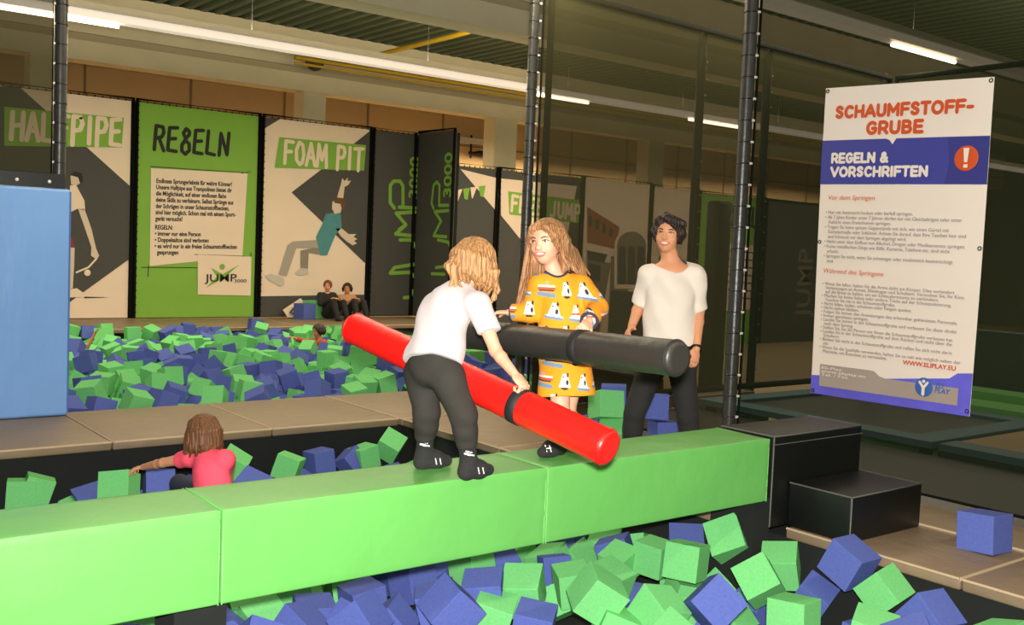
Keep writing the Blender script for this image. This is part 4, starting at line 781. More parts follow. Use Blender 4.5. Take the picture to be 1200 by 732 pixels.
# ---------------------------------------------------------------- green beam
t = thing('padded_beam', 'bright green padded balance beam crossing the foam pit', 'balance beam', (2.0, 3.7, .177))
for a, b_ in ((-2.9, -.12), (-.12, 1.437), (1.437, 2.99), (2.99, 4.61)):
    a_ = a+.003; e_ = b_-.003; bm = bmesh.new()
    nx, ny, nz = 40, 10, 10
    def grid(fn, nu, nv):
        g = [[bm.verts.new(fn(i/nu, k/nv)) for k in range(nv+1)] for i in range(nu+1)]
        for i in range(nu):
            for k in range(nv): bm.faces.new((g[i][k], g[i+1][k], g[i+1][k+1], g[i][k+1]))
    X0, X1, Y0, Y1, Z0, Z1 = a_, e_, 3.512, 3.898, .177, .53
    def slack(u, s):                                  # slight sag and creases of the cover near its seams
        e = math.exp(-((u*(X1-X0))/.10)**2)+math.exp(-(((1-u)*(X1-X0))/.10)**2)
        return e*.006*math.sin(9*s+3*u)
    grid(lambda u, v: (X0+u*(X1-X0), Y0-.004*math.sin(PI*v)*math.sin(PI*u)-.003*slack(u, v*3)/.006, Z0+v*(Z1-Z0)), nx, nz)
    grid(lambda u, v: (X0+u*(X1-X0), Y1+.004*math.sin(PI*v), Z0+v*(Z1-Z0)), nx, nz)
    grid(lambda u, v: (X0+u*(X1-X0), Y0+v*(Y1-Y0), Z1+.004*math.sin(PI*v)*math.sin(PI*u)-.003*math.exp(-((u-.5)*9)**2)*math.sin(6*v)**2), nx, ny)
    grid(lambda u, v: (X0+u*(X1-X0), Y0+v*(Y1-Y0), Z0), nx, ny)
    grid(lambda u, v: (X0, Y0+u*(Y1-Y0), Z0+v*(Z1-Z0)), ny, nz); grid(lambda u, v: (X1, Y0+u*(Y1-Y0), Z0+v*(Z1-Z0)), ny, nz)
    bmesh.ops.remove_doubles(bm, verts=bm.verts, dist=.0045); bmesh.ops.recalc_face_normals(bm, faces=bm.faces)
    me = bpy.data.meshes.new('beam_pad'); bm.to_mesh(me); bm.free()
    o = link('beam_pad', me, M_green, t); bevel(o, .008, 3)
    r = MB(); r.tube([(X0+.006, Y0+.003, Z1-.002), (X1-.006, Y0+.003, Z1-.002)], .003, 6)
    for X in (X0+.004, X1-.004): r.tube([(X, Y0, Z0), (X, Y0+.001, Z1-.004), (X, Y1, Z1-.001)], .003, 6)
    r.build('piping', M_greenpipe, o)
# the beam rests on the box at its right end and on a post bearing under its middle
b = MB(); b.box(4.55, 4.69, 3.55, 3.86, -.62, .176); b.box(1.3, 1.5, 3.6, 3.8, -.62, .176); b.box(-2.0, -1.8, 3.6, 3.8, -.62, .176); setting('trim_20', b, M_pitwall)
# ---------------------------------------------------------------- black box and step
def block(name, label, x0, x1, y0, y1, z0, z1):
    t = thing(name, label, 'step', ((x0+x1)/2, (y0+y1)/2, z0))
    o = MB().box(x0, x1, y0, y1, z0, z1).build('padding', M_black, t); bevel(o, .012, 3)
    r = MB(); zt = z1-.003
    r.tube([(x0+.004, y0+.004, z0+.01), (x0+.004, y0+.004, zt), (x1-.004, y0+.004, zt), (x1-.004, y1-.004, zt)], .005, 6)
    r.tube([(x0+.004, y0+.004, zt), (x0+.004, y1-.004, zt)], .005, 6); r.build('piping', mat('grey piping', rgb(86, 88, 80), .5), t)
    if z1 > .4:
        r = MB(); r.box(x0-.003, x1+.003, y0-.003, y0, z1-.05, z1-.045); r.build('lid_seam', mat('grey piping', rgb(86, 88, 80)), t)
block('vinyl_block', 'tall black padded box at the right end of the green beam', 4.69, 5.55, 3.545, 3.94, 0, .53)
block('vinyl_step', 'low black padded step in front of the tall black box', 4.835, 5.54, 3.12, 3.535, 0, .257)
# ---------------------------------------------------------------- blue pad and nets
t = thing('wall_pad', 'blue vinyl wall pad standing left on the walkway', 'wall pad', (.2, 8.83, 0))
o = MB().box(-2.2, 2.25, 8.76, 8.90, 0.002, 1.86).build('pad', M_blue, t); bevel(o, .03, 4)
r = MB(); r.tube([(2.24, 8.762, .03), (2.24, 8.762, 1.84)], .006, 6); r.build('seam', mat('blue seam', rgb(70, 110, 175), .5), t)
def post(label, x, y, h, r, ties, z0=0.0, tie_dir=(1, 0), pitch=.16, first=.32, lit=True):
    t = thing('net_post', label, 'net post', (x, y, z0))
    b = MB(); b.tube([(x, y, z0), (x, y, h)], r, 18)
    b.build('foam_sleeve', M_sleeve, t)
    b = MB(); b.tube([(x, y, z0), (x, y, z0+.03)], r*1.7, 18); b.tube([(x, y, h-.002), (x, y, h+.05)], r*.7, 12); b.build('base_plate', M_tie, t)
    g = MB(); g.torus((x, y, z0+first), (0, 0, 1), r+.002, .004, 18, 5); a = unit([tie_dir[0], tie_dir[1], 0])
    c = np.array([x, y, z0+first])+a*(r+.006); g.box(c[0]-.010, c[0]+.010, c[1]-.010, c[1]+.010, c[2]-.008, c[2]+.008, 1)
    me = g.mesh('cable_tie')
    for i in range(ties):
        o = bpy.data.objects.new('cable_tie', me); COL.objects.link(o); o.parent = t
        if i == 0: me.materials.append(M_tie); me.materials.append(M_tiehead)
        o.location = (-x, -y, -z0+i*pitch)
    return t
post('black padded net post right behind the green beam end, taller than the frame', 6.08, 5.03, 5.2, .052, 30, tie_dir=(.35, -.9))
post('black padded net post behind the smiling girl in yellow', 6.08, 7.62, 5.2, .05, 30, tie_dir=(.45, -.9))
post('black net post at left above the blue wall pad', 2.20, 8.97, 5.2, .052, 30, tie_dir=(-.95, -.3))
post('black net post beyond the photo at the near right', 6.08, 1.2, 5.2, .052, 30, tie_dir=(.7, -.7))
for X, lb in ((8.44, 'dim black net post right of the woman, behind the near net'), (9.57, 'dim black net post seen between woman and rules banner'), (11.95, 'dim black corner post of the rear net behind the rules banner')):
    post(lb, X, 7.63, 3.95, .05, 20, z0=-.1 if X < 11 else -.7, tie_dir=(.5, -.8), pitch=.18)
M_rope = mat('black rope', rgb(14, 14, 11), .95, spec=.1)
def net(name, label, quad, m, rope=.012):
    t = thing(name, label, 'safety net', tuple(quad[0]))
    b = MB(); b.add(quad, [(0, 1, 2, 3)]); b.build('netting', m, t)
    r = MB(); r.tube(list(quad)+[quad[0]], rope, 6); r.build('border_rope', M_rope, t)
net('side_net', 'black safety net right, carrying the white rules banner', [(6.14, 1.25, .05), (6.14, 4.99, .05), (6.14, 4.99, 5.1), (6.14, 1.25, 5.1)], M_net2)
net('side_net', 'black safety net between the two padded posts behind the woman', [(6.14, 5.03, .05), (6.14, 7.56, .05), (6.14, 7.56, 5.1), (6.14, 5.03, 5.1)], M_net)
net('rear_net', 'black safety net with top rope crossing behind the near net at right', [(6.2, 7.52, .05), (11.9, 7.52, .05), (11.9, 7.52, 3.92), (6.2, 7.52, 3.98)], M_net, .04)
net('rear_net', 'black safety net returning towards the camera at far right', [(11.95, 7.45, -.6), (11.95, -1, -.6), (11.95, -1, 3.92), (11.95, 7.45, 3.92)], M_net, .04)
net('upper_net', 'black safety net above the blue wall pad at top left', [(-2.2, 8.80, 1.97), (2.10, 8.80, 1.97), (2.10, 8.80, 5.1), (-2.2, 8.80, 5.1)], M_net)
up_net = bpy.data.objects['upper_net']
h = MB(); h.box(-2.2, 2.2, 8.775, 8.783, 1.862, 1.975); o = h.build('hem', M_black, up_net)
e = MB()
for xx in np.arange(-2.0, 2.2, .24): e.ellipsoid((xx, 8.772, 1.91), (.014, .006, .014), n=8, m=6)
e.build('eyelet', M_tiehead, o)
# ---------------------------------------------------------------- neighbouring trampolines seen through the net
def pad_frame(label, x0, x1, y0, y1, z):
    t = thing('trampoline', label, 'trampoline', ((x0+x1)/2, (y0+y1)/2, z-.5))
    w = .28; b = MB(); b.box(x0, x1, y0, y0+w, z-.06, z); b.box(x0, x1, y1-w, y1, z-.06, z); b.box(x0, x0+w, y0+w, y1-w, z-.06, z); b.box(x1-w, x1, y0+w, y1-w, z-.06, z)
    b.build('frame_pad', M_teal, t); MB().box(x0+w, x1-w, y0+w, y1-w, z-.05, z-.03).build('jump_bed', M_black, t)
    l = MB()
    for xx in (x0+.1, x1-.1):
        for yy in (y0+.1, y1-.1): l.box(xx-.04, xx+.04, yy-.04, yy+.04, -.75, z-.06)
    l.build('support_frame', M_tie, t)
pad_frame('teal framed trampoline beyond the net, left below the rules banner', 8.3, 10.6, 4.62, 7.3, 0)
pad_frame('teal framed trampoline beyond the net, right of the rules banner', 8.3, 8.62, 0.5, 4.55, 0) if False else None
b = MB(); b.box(8.3, 8.6, 0.2, 4.55, -.06, 0); b.box(8.3, 8.6, .2, 4.55, -.75, -.06, 1); tag(b.build('edge_pad', [M_teal, M_pitwall]), 'teal pad strip beyond the net at the right photo edge', 'edge pad')
b = MB(); b.box(8.62, 10.6, .2, 4.55, -.75, -.01); tag(b.build('floor_mat', M_nfloor), 'tan mat beyond the net right of the rules banner', 'floor mat')
b = MB(); b.box(10.65, 11.2, -1, 7.3, -.75, .05); b.box(11.35, 11.8, -1, 7.3, -.75, .12); tag(b.build('edge_pad', M_green), 'dim green pads beyond the net at the right photo edge', 'edge pad')
b = MB(); b.box(13.2, 13.5, -3, 7.4, -.75, .7); tag(b.build('wall_pad', M_teal), 'dim teal padded barrier far right behind the nets', 'wall pad')
b = MB(); b.box(22, 22.3, -5, 7.4, -.75, 2.3); tag(b.build('hall_partition', M_concgroove), 'grey partition with railing far right behind the nets', 'partition')
b = MB()
for z in (1.25, 1.6): b.tube([(21.7, -5, z), (21.7, 7.4, z)], .03, 6)
for yy in np.arange(-4.5, 7.4, 1.0): b.tube([(21.7, yy, .3), (21.7, yy, 1.6)], .025, 6)
b.build('railing', M_tie, bpy.data.objects['hall_partition'])
b = MB(); b.box(6.15, 9.5, 7.55, 7.78, -.3, 0); b.box(8.45, 9.4, 7.42, 7.55, -.12, 0); tag(b.build('floor_mat', M_tan), 'tan mat strip along the foot of the rear net', 'floor mat')
b = MB(); c = (9.5, 8.2); b.box(c[0]-.5, c[0]+.9, 7.95, 8.5, -.70, -.28); b.box(c[0]-.1, c[0]+.15, 8.1, 8.3, -.3, 2.2); tag(bevel(b.build('equipment_stand', M_black), .03), 'dim black stand with wide foot behind the rear net', 'stand')
# ---------------------------------------------------------------- printed panels along the back of the hall
YB = 18.3
def poly_y(mb, pts, Y, th=.003, mi=0):
    mb.plate([on_y(x, y, Y) for x, y in pts], (0, -th, 0), mi)
def panel(label, x0, x1, z0, z1, Y, m, frame=True):
    t = thing('printed_panel', label, 'printed panel', ((x0+x1)/2, Y+.05, z0))
    MB().box(x0, x1, Y, Y+.06, z0, z1).build('board', m, t)
    if frame:
        f = MB(); f.tube([(x0-.035, Y-.01, z0), (x0-.035, Y-.01, z1+.05), (x1+.035, Y-.01, z1+.05), (x1+.035, Y-.01, z0)], .032, 8)
        for zz in np.arange(z0+.1, z1, .13):
            f.ellipsoid((x0-.008, Y-.03, zz), (.012, .012, .012), n=5, m=4); f.ellipsoid((x1+.008, Y-.03, zz), (.012, .012, .012), n=5, m=4)
        for xx in np.arange(x0, x1, .13): f.ellipsoid((xx, Y-.03, z1+.01), (.012, .012, .02), n=5, m=4)
        f.build('lacing_frame', M_rope, t)
    return t
def crop(x0, y0, s): return lambda pts: [(x0+x*s, y0+y*s) for x, y in pts]
A = YB-.004
setting('trim_21', MB().box(2.4, 11.76, YB+.07, YB+.14, 0, 3.84).box(11.68, 11.74, 16.96, 18.36, 0, 3.8), M_pitwall)  # added dark backing, keeps bright cladding out of the panel gaps
setting('trim_22', MB().box(11.70, 24.7, 17.08, 17.15, -.7, 3.1), M_pitwall)  # same added backing behind the second panel row
# 1: half pipe
t = panel('white and dark grey panel lettered HALFPIPE with a skater, partly behind the blue pad', 3.35, 5.66, 0.02, 3.82, YB, M_white)
b = MB(); poly_y(b, [(-12, 101), (22, 101), (153.5, 219), (152, 303), (80, 355), (-12, 420)], A); b.build('dark_arrow', M_pgrey, t)
b = MB(); poly_y(b, [(5, 125), (145, 138), (142.6, 172.6), (5, 170.7)], A-.004); b.build('green_label', M_pgreen, t)
b = MB(); O = on_y(13, 163, A-.008); lettering(b, 'HALFPIPE', O, (on_y(138, 170, A-.008)-O)/7.6, on_y(14, 131, A-.008)-O, .075, (0, -.003, 0), gap=.27); b.build('lettering', M_white, t)
k = crop(0, 190, 1/3.66); g = t; f = thing  # skater drawing
b = MB(); poly_y(b, k([(300, 100), (325, 95), (362, 165), (365, 205), (330, 200), (300, 215)]), A-.006, mi=1)
poly_y(b, k([(335, 200), (362, 200), (392, 285), (412, 370), (425, 400), (415, 418), (390, 400), (392, 365), (370, 300)]), A-.006)
poly_y(b, k([(302, 60), (320, 45), (350, 55), (352, 85), (330, 98), (305, 95)]), A-.007, mi=0); poly_y(b, k([(300, 55), (320, 40), (352, 48), (357, 80), (345, 95), (335, 65)]), A-.009, mi=2)
poly_y(b, k([(298, 318), (312, 330), (317, 362), (298, 366)]), A-.006, mi=3); poly_y(b, k([(298, 366), (320, 366), (318, 440), (312, 540), (298, 545)]), A-.006)
poly_y(b, k([(296, 545), (330, 540), (358, 560), (352, 578), (296, 580)]), A-.007, mi=1); poly_y(b, k([(362, 576), (470, 579), (362, 582)]), A-.006, mi=2)
b.build('skater_print', [M_psk, M_white, M_pblack, mat('red print', rgb(150, 40, 30), .8)], t)
b = MB(); pen(b, [on_y(*p, A-.006) for p in k([(328, 472), (380, 450), (412, 415)])], .03, (0, -.003, 0)); c = on_y(*k([(375, 474)])[0], A-.006); b.ellipsoid(c, (.055, .004, .055)); b.build('board_print', M_white, t)
# 2: rules
t = panel('light green panel lettered REGELN with a white text sheet', 5.80, 8.02, 0.02, 3.82, YB, M_pgreen)
b = MB(); O = on_y(180, 175, A); lettering(b, 'REGELN', O, (on_y(270, 183, A)-O)/6.2, on_y(182, 147, A)-O, .065, (0, -.003, 0), gap=.26); b.build('lettering', M_pblack, t)
b = MB(); poly_y(b, [(177, 197), (290, 203), (284, 301), (175.4, 311.6)], A); sh = b.build('text_sheet', M_white, t)
b = MB()
for l in (((176, 195), (290, 202.5)), ((283, 203), (294, 201)), ((166, 313), (232, 313.5)), ((174, 311), (173.5, 324)), ((228, 298), (286, 300)), ((294, 296), (294, 302))): pen(b, [on_y(*p, A-.003) for p in l], .012, (0, -.002, 0))
b.build('pencil_line', M_pblack, t)
TX = 'Endloses Sprungerlebnis für wahre Könner!\nUnsere Halfpipe aus Trampolinen bietet dir\ndie Möglichkeit, auf einer endlosen Bahn\ndeine Skills zu verfeinern. Selbst Sprünge aus\nder Schrägen in unser Schaumstoffbecken,\nsind hier möglich. Schon mal mit einem Sport-\ngerät versucht?\n\n'
O = on_y(183, 214, A-.005); X = on_y(276, 218.5, A-.005)-O; X = unit(X)
text_obj('text_lines', TX, .112, O, X, (0, 0, 1), M_pblack, sh, width=np.linalg.norm(on_y(277, 218, A)-O), bold=.003)
text_obj('text_lines', 'REGELN:\n• immer nur eine Person\n• Doppelsaltos sind verboten\n• es wird nur in ein freies Schaumstoffbecken\n  gesprungen', .112, on_y(181.5, 268.5, A-.005), X, (0, 0, 1), M_pblack, sh, width=np.linalg.norm(on_y(278, 270, A)-on_y(181.5, 269, A)), bold=.003)
b = MB(); poly_y(b, [(231.7, 298), (294.5, 300.7), (293.7, 346.3), (231.7, 345)], A-.006); cardp = b.build('logo_card', M_white, t)
k = crop(0, 190, 1/3.66); AA = A-.011
b = MB(); c = on_y(*k([(953, 448)])[0], AA); b.ellipsoid(c, (.055, .003, .055), n=16)
poly_y(b, k([(905, 452), (955, 480), (1027, 438), (968, 490), (935, 510), (884, 538), (930, 490)]), AA); b.build('logo_figure', M_pgreen, cardp)
text_obj('logo_text', 'JUMP', .20, on_y(*k([(882, 512)])[0], AA-.004), X, (0, 0, 1), M_pblack, cardp, width=.62, bold=.002)
text_obj('logo_text', '3000', .09, on_y(*k([(1003, 516)])[0], AA-.004), X, (0, 0, 1), M_pblack, cardp, width=.24)
# 3: foam pit
t = panel('white panel lettered FOAM PIT with a falling boy in a teal shirt', 8.16, 10.42, 0.02, 3.82, YB, M_white)
b = MB(); poly_y(b, [(434, 153), (374.6, 200), (341.6, 225.3), (427.5, 308), (431.5, 308)], A); poly_y(b, [(309.5, 137.5), (329, 139), (309, 151)], A); poly_y(b, [(303.5, 347), (429, 345), (428.5, 371), (303, 371)], A); b.build('dark_arrow', M_pgrey, t)
b = MB(); poly_y(b, [(327.5, 160.6), (429, 170), (426.6, 200), (321.8, 196.3)], A-.004); b.build('green_label', M_pgreen, t)
b = MB(); O = on_y(333, 191, A-.008); lettering(b, 'FOAM PIT', O, (on_y(424, 199, A-.008)-O)/7.35, on_y(334, 165, A-.008)-O, .07, (0, -.003, 0), gap=.22); b.build('lettering', M_white, t)
k = crop(300, 180, 1/3.485)
b = MB(); poly_y(b, k([(285, 245), (345, 240), (350, 300), (325, 330), (290, 415), (262, 415), (245, 340), (270, 290)]), A-.006, mi=0)
poly_y(b, k([(312, 195), (340, 190), (352, 215), (345, 240), (322, 246), (310, 225)]), A-.007, mi=1); poly_y(b, k([(318, 200), (330, 178), (358, 182), (366, 205), (352, 235), (345, 205)]), A-.009, mi=2)
poly_y(b, k([(330, 182), (345, 130), (362, 132), (356, 182)]), A-.005, mi=1); poly_y(b, k([(345, 132), (352, 100), (362, 112), (375, 98), (374, 112), (388, 110), (378, 126), (366, 134)]), A-.006, mi=1)
poly_y(b, k([(325, 305), (350, 305), (378, 328), (410, 328), (398, 340), (414, 348), (400, 356), (412, 366), (395, 374), (370, 358), (345, 335)]), A-.006, mi=1)
poly_y(b, k([(250, 352), (255, 385), (165, 385), (125, 500), (92, 492), (130, 372), (150, 358)]), A-.006, mi=3); poly_y(b, k([(255, 380), (285, 415), (215, 405), (212, 470), (182, 465), (182, 395)]), A-.005, mi=4)
poly_y(b, k([(36, 498), (60, 490), (112, 505), (116, 532), (100, 542), (50, 515)]), A-.007, mi=5); poly_y(b, k([(158, 488), (182, 466), (212, 470), (214, 492), (175, 498)]), A-.007, mi=5)
b.build('boy_print', [mat('teal print', rgb(70, 130, 135), .8, noise=.1, nscale=9), M_psk, mat('brown print', rgb(100, 62, 36), .8), mat('grey print', rgb(158, 150, 138), .8), mat('grey print 2', rgb(128, 122, 112), .8), mat('pale grey print', rgb(188, 178, 166), .8)], t)
# 4 and 5: logo panels
def jump_logo(t, at, off, tdir, z_shift=0):
    b = MB(); k = crop(300, 180, 1/3.485)
    for s in ([(565, 222), (548, 200), (548, 130), (562, 112), (588, 112), (600, 132), (600, 215)], [(585, 218), (650, 222)], [(650, 238), (572, 243), (612, 290), (570, 328), (640, 335)], [(588, 352), (635, 352), (650, 380)], [(565, 465), (645, 452)], [(548, 488), (630, 484), (645, 500)], [(605, 588), (628, 586), (642, 560)], [(565, 465), (548, 488)], [(612, 290), (585, 310)]):
        pen(b, [at(*p) for p in k(s)], .075, off)
    b.build('logo', M_pgreen, t)
t = panel('dark grey panel with a green upright JUMP 3000 logo, flat on the back wall', 10.56, 11.50, 0.02, 3.82, YB, M_pgrey)
jump_logo(t, lambda x, y: on_y(x, y, A), (0, -.003, 0), None)
text_obj('logo_text', '3000', .34, on_y(490, 234, A), (0, 0, 1), (-1, 0, 0), M_pgreen, t, width=.88, bold=.008)
XR = 11.60
t = thing('printed_panel', 'dark grey JUMP 3000 panel turned sideways at the end of the back wall', 'printed panel', (XR, 17.6, 0))
MB().box(XR, XR+.06, 16.95, 18.28, 0.02, 3.85).build('board', M_pgrey, t)
f = MB(); f.tube([(XR-.01, 16.93, 0), (XR-.01, 16.93, 3.88), (XR-.01, 18.27, 3.88)], .032, 8); f.build('lacing_frame', M_rope, t)
b = MB(); off = (-.003, 0, 0)
def atx(x, y): return on_x(x, y, XR-.004)
k = crop(400, 120, 1/4.067)
for s in ([(440, 505), (430, 480), (440, 395), (455, 378), (468, 395), (466, 490), (510, 490)], [(510, 515), (445, 520), (475, 565), (440, 635), (500, 640)], [(460, 655), (510, 665), (515, 680)]): pen(b, [atx(*p) for p in k(s)], .065, off)
k = crop(300, 180, 1/3.485)
for s in ([(735, 465), (768, 460)], [(718, 490), (770, 492)]): pen(b, [atx(*p) for p in k(s)], .065, off)
b.build('logo', M_pgreen, t)
text_obj('logo_text', '3000', .38, on_x(528, 232, XR-.004), (0, 0, 1), (0, 1, 0), M_pgreen, t, width=.9, bold=.008)
# second row, beyond the side net
Y2 = 17.0; A2 = Y2-.004
t = panel('dark grey panel with bunting and the tip of a white triangle', 11.75, 12.70, -.7, 3.15, Y2, M_pgrey)
b = MB(); poly_y(b, [(539.4, 198), (584, 209), (583.5, 247), (582, 248)], A2); b.build('white_triangle', M_white, t)
k = crop(400, 120, 1/4.067); b = MB()
for i, x in enumerate((545, 580, 615, 655, 690)):
    y = 425-i*6; poly_y(b, k([(x, y-8), (x+32, y-12), (x+(22 if i % 2 else 10), y+45), (x+6, y+40)]), A2-.005, mi=i % 2)
b.build('bunting_print', [M_white, M_pgreen], t)
t = panel('dark grey panel with a white triangle and green FREE JUMP label', 12.84, 15.06, -.7, 3.15, Y2, M_pgrey)
b = MB(); poly_y(b, [(586.5, 209), (676, 218), (660, 300), (626, 296), (608, 278), (587, 252)], A2); b.build('white_triangle', M_white, t)
b = MB(); poly_y(b, [(595.5, 224), (679, 234.5), (678, 261.5), (597, 251)], A2-.004); b.build('green_label', M_pgreen, t)
b = MB(); O = on_y(599, 247, A2-.008); lettering(b, 'FREE JUMP', O, (on_y(676, 257.5, A2-.008)-O)/8.6, on_y(600, 229, A2-.008)-O, .07, (0, -.003, 0), gap=.26); b.build('lettering', M_white, t)
M_brick = mat('brick red print', rgb(150, 88, 52), .8, noise=.15, nscale=6)
t = panel('pale panel printed with a red brick building and an arched window', 15.20, 17.24, -.7, 3.15, Y2, M_white)
b = MB(); poly_y(b, [(688, 242), (726, 266), (722, 292), (688, 284)], A2); poly_y(b, [(688, 293), (712, 298), (708, 308), (688, 304)], A2, mi=1); poly_y(b, [(688, 304), (716, 308), (700, 400), (688, 400)], A2, mi=2)
for i in range(4): poly_y(b, [(690+i*8, 251+i*5), (694+i*8, 253.5+i*5), (693.5+i*8, 266+i*4), (689.5+i*8, 264+i*4)], A2-.004, mi=1)
poly_y(b, [(690, 308), (704, 311), (703, 330), (689, 328)], A2-.004, mi=1); poly_y(b, [(716, 300), (736, 300), (736, 400), (712, 400)], A2-.002, mi=2)
b.build('building_print', [M_brick, M_pgrey, mat('olive print', rgb(120, 112, 92), .8)], t)
def arch(cx, cy, r, h, n=10): return [(cx-r, cy+h)]+[(cx-r*math.cos(PI*i/n), cy-r*math.sin(PI*i/n)) for i in range(n+1)]+[(cx+r, cy+h)]
b = MB(); poly_y(b, arch(740, 288, 20, 50), A2-.006, mi=1); poly_y(b, arch(740, 288, 17, 45), A2-.010, mi=0)
for dx in (-11, 0, 11): poly_y(b, arch(740+dx, 293, 4.3, 40), A2-.014, mi=2)
poly_y(b, [(716, 340), (760, 343), (759, 408), (712, 405)], A2-.008, mi=2)
b.build('station_print', [mat('olive print', rgb(120, 112, 92), .8), M_white, M_pgrey], t)
t = panel('plain pale panel right behind the head of the woman', 17.38, 18.90, -.7, 3.12, Y2, M_white)
b = MB(); poly_y(b, [(772, 300), (790, 290), (814, 330), (812, 395), (771, 390)], A2, mi=0); b.build('grey_print', [mat('olive print', rgb(120, 112, 92), .8)], t)
t = panel('light green panel with dark lettering behind the tall net post', 19.04, 21.50, -.7, 3.08, Y2, M_pgreen)
b = MB(); O = on_y(852, 262, A2); lettering(b, 'REGELN', O, (on_y(894, 267, A2)-O)/6.2, on_y(853, 240, A2)-O, .09, (0, -.003, 0)); b.build('lettering', M_pblack, t)
b = MB(); poly_y(b, [(850, 285), (889, 288), (888, 362), (849, 364)], A2); b.build('text_sheet', M_white, t)
b = MB()
for i in range(7): poly_y(b, [(853, 293+i*9), (885, 295.5+i*9), (885, 297+i*9), (853, 294.7+i*9)], A2-.004)
b.build('text_lines', M_pgrey, t)
t = panel('dark panel with pale upright lettering left of the rules banner', 21.64, 24.6, -.7, 3.05, Y2, M_pgrey)
text_obj('logo_text', 'JUMP', .9, on_y(948, 370, A2), (0, 0, 1), (-1, 0, 0), mat('olive print', rgb(120, 112, 92)), t, width=1.9, bold=.01)
# loose things on the far platform
t = thing('loose_panel', 'small white board with a drawing leaning on the back wall', 'board', tuple(on_y(341, 371, 18.15)))
b = MB(); P0 = [on_y(332, 363, 18.1), on_y(352.5, 349.5, 18.2), on_y(362, 360, 18.2), on_y(362, 371, 18.05), on_y(337, 371.2, 18.05)]
b.plate(P0, (0, .03, 0)); b.build('board', M_white, t)
b = MB(); pen(b, [on_y(x, y, 18.02) for x, y in ((340, 366), (344, 361), (350, 364), (347, 368), (342, 367))], .035, (0, -.004, 0)); b.build('drawing', M_pgrey, t)
# ---------------------------------------------------------------- rules banner on the side net
XB = 6.115
t = thing('rules_banner', 'large white banner headed SCHAUMFSTOFF-GRUBE hanging on the right net', 'banner', (XB, 3.7, .6))
Bn = [on_x(968, 103.5, XB), on_x(1166, 90, XB), on_x(1136.5, 488, XB), on_x(949.5, 460, XB)]     # tl tr br bl
yl, yr, zt, zb_ = (Bn[0][1]+Bn[3][1])/2, (Bn[1][1]+Bn[2][1])/2, (Bn[0][2]+Bn[1][2])/2, (Bn[2][2]+Bn[3][2])/2
BW, BH = yl-yr, zt-zb_
def bp(u, v, d=0.0):
    """u 0..1 from the left edge, v 0..1 from the top; the sheet bellies a little"""
    e = (Bn[0]*(1-u)+Bn[1]*u)*(1-v)+(Bn[3]*(1-u)+Bn[2]*u)*v
    return np.array([XB-.012*math.sin(PI*u)*math.sin(PI*v)-.006*math.sin(5*v+2*u)-d, e[1], e[2]])
M_bw = mat('banner white', rgb(214, 203, 191), .5, noise=.03, nscale=2, bump=.15, bscale=5)
M_bb = mat('banner blue', rgb(52, 56, 136), .5, noise=.05, nscale=3)
M_bb2 = mat('banner violet', rgb(88, 84, 190), .5, noise=.18, nscale=4)
M_bo = mat('banner orange', rgb(188, 72, 24), .5)
M_bg = mat('banner grey', rgb(150, 138, 128), .5, noise=.05, nscale=3)
M_bt = mat('banner text', rgb(112, 100, 95), .6)
def sheet(name, u0, u1, vtop, vbot, d, m, parent, nu=14, nv=14):
    b = MB(); v = []; f = []
    for s in (d, d-.0015):
        for i in range(nu+1):
            for j in range(nv+1):
                u = u0+(u1-u0)*i/nu; a = vtop(u) if callable(vtop) else vtop; c = vbot(u) if callable(vbot) else vbot
                v.append(bp(u, a+(c-a)*j/nv, s))
    N = (nu+1)*(nv+1)
    for i in range(nu):
        for j in range(nv):
            q = (i*(nv+1)+j, (i+1)*(nv+1)+j, (i+1)*(nv+1)+j+1, i*(nv+1)+j+1); f.append(q); f.append(tuple(x+N for x in reversed(q)))
    b.add(v, f, 0, True); return b.build(name, m, parent)
sheet('sheet', 0, 1, 0, 1, 0, M_bw, t, 24, 40)
def vline(px, py): return 0
sheet('blue_band', 0, 1, lambda u: .170+(.022*max(0, 1-abs(u-.455)/.022)), .312, .004, M_bb, t, 48, 4)
sheet('blue_footer', 0, 1, lambda u: .905-.02*min(1, u/.5)+(.035 if u < .5 else .035*(1-(u-.5)/.5)) - (.0 if u < .9 else .015), 1, .004, M_bb2, t, 24, 4)
sheet('grey_footer', .06, .93, lambda u: .90 if u < .42 else (.90+.02*(u-.42)/.05 if u < .47 else .92), .972, .007, M_bg, t, 24, 4)
def on_banner(name, txt, size, u, v, m, align='LEFT', bold=0.0, width=None, d=.008, line=1.0, slant=0.0, parent=None, wrap=True):
    o = text_obj(name, txt, size, (0, 0, 0), (1, 0, 0), (0, 1, 0), m, parent or t, align, bold, .0006, 1.0, 1.0, width, line)
    me = o.data; n = len(me.vertices); co = np.empty(n*3); me.vertices.foreach_get('co', co); co = co.reshape(-1, 3)
    w = np.array([bp(u+(c[0]+slant*c[1])/BW, v-c[1]/BH, d+c[2]) for c in co]); me.vertices.foreach_set('co', w.ravel()); me.update(); return o
def banner_block(name, txt, h, u, v, m, width):
    b = MB(); block_text(b, txt, lambda x, y, d: bp(u+x/BW, v-y/BH, .007+d), h, width, .25); return b.build(name, m, t)
banner_block('headline', 'SCHAUMFSTOFF-', .094, .085, .103, M_bo, .815*BW)
banner_block('headline', 'GRUBE', .096, .295, .158, M_bo, .335*BW)
banner_block('subheadline', 'REGELN &', .076, .075, .246, M_bw, .36*BW)
banner_block('subheadline', 'VORSCHRIFTEN', .076, .075, .290, M_bw, .60*BW)
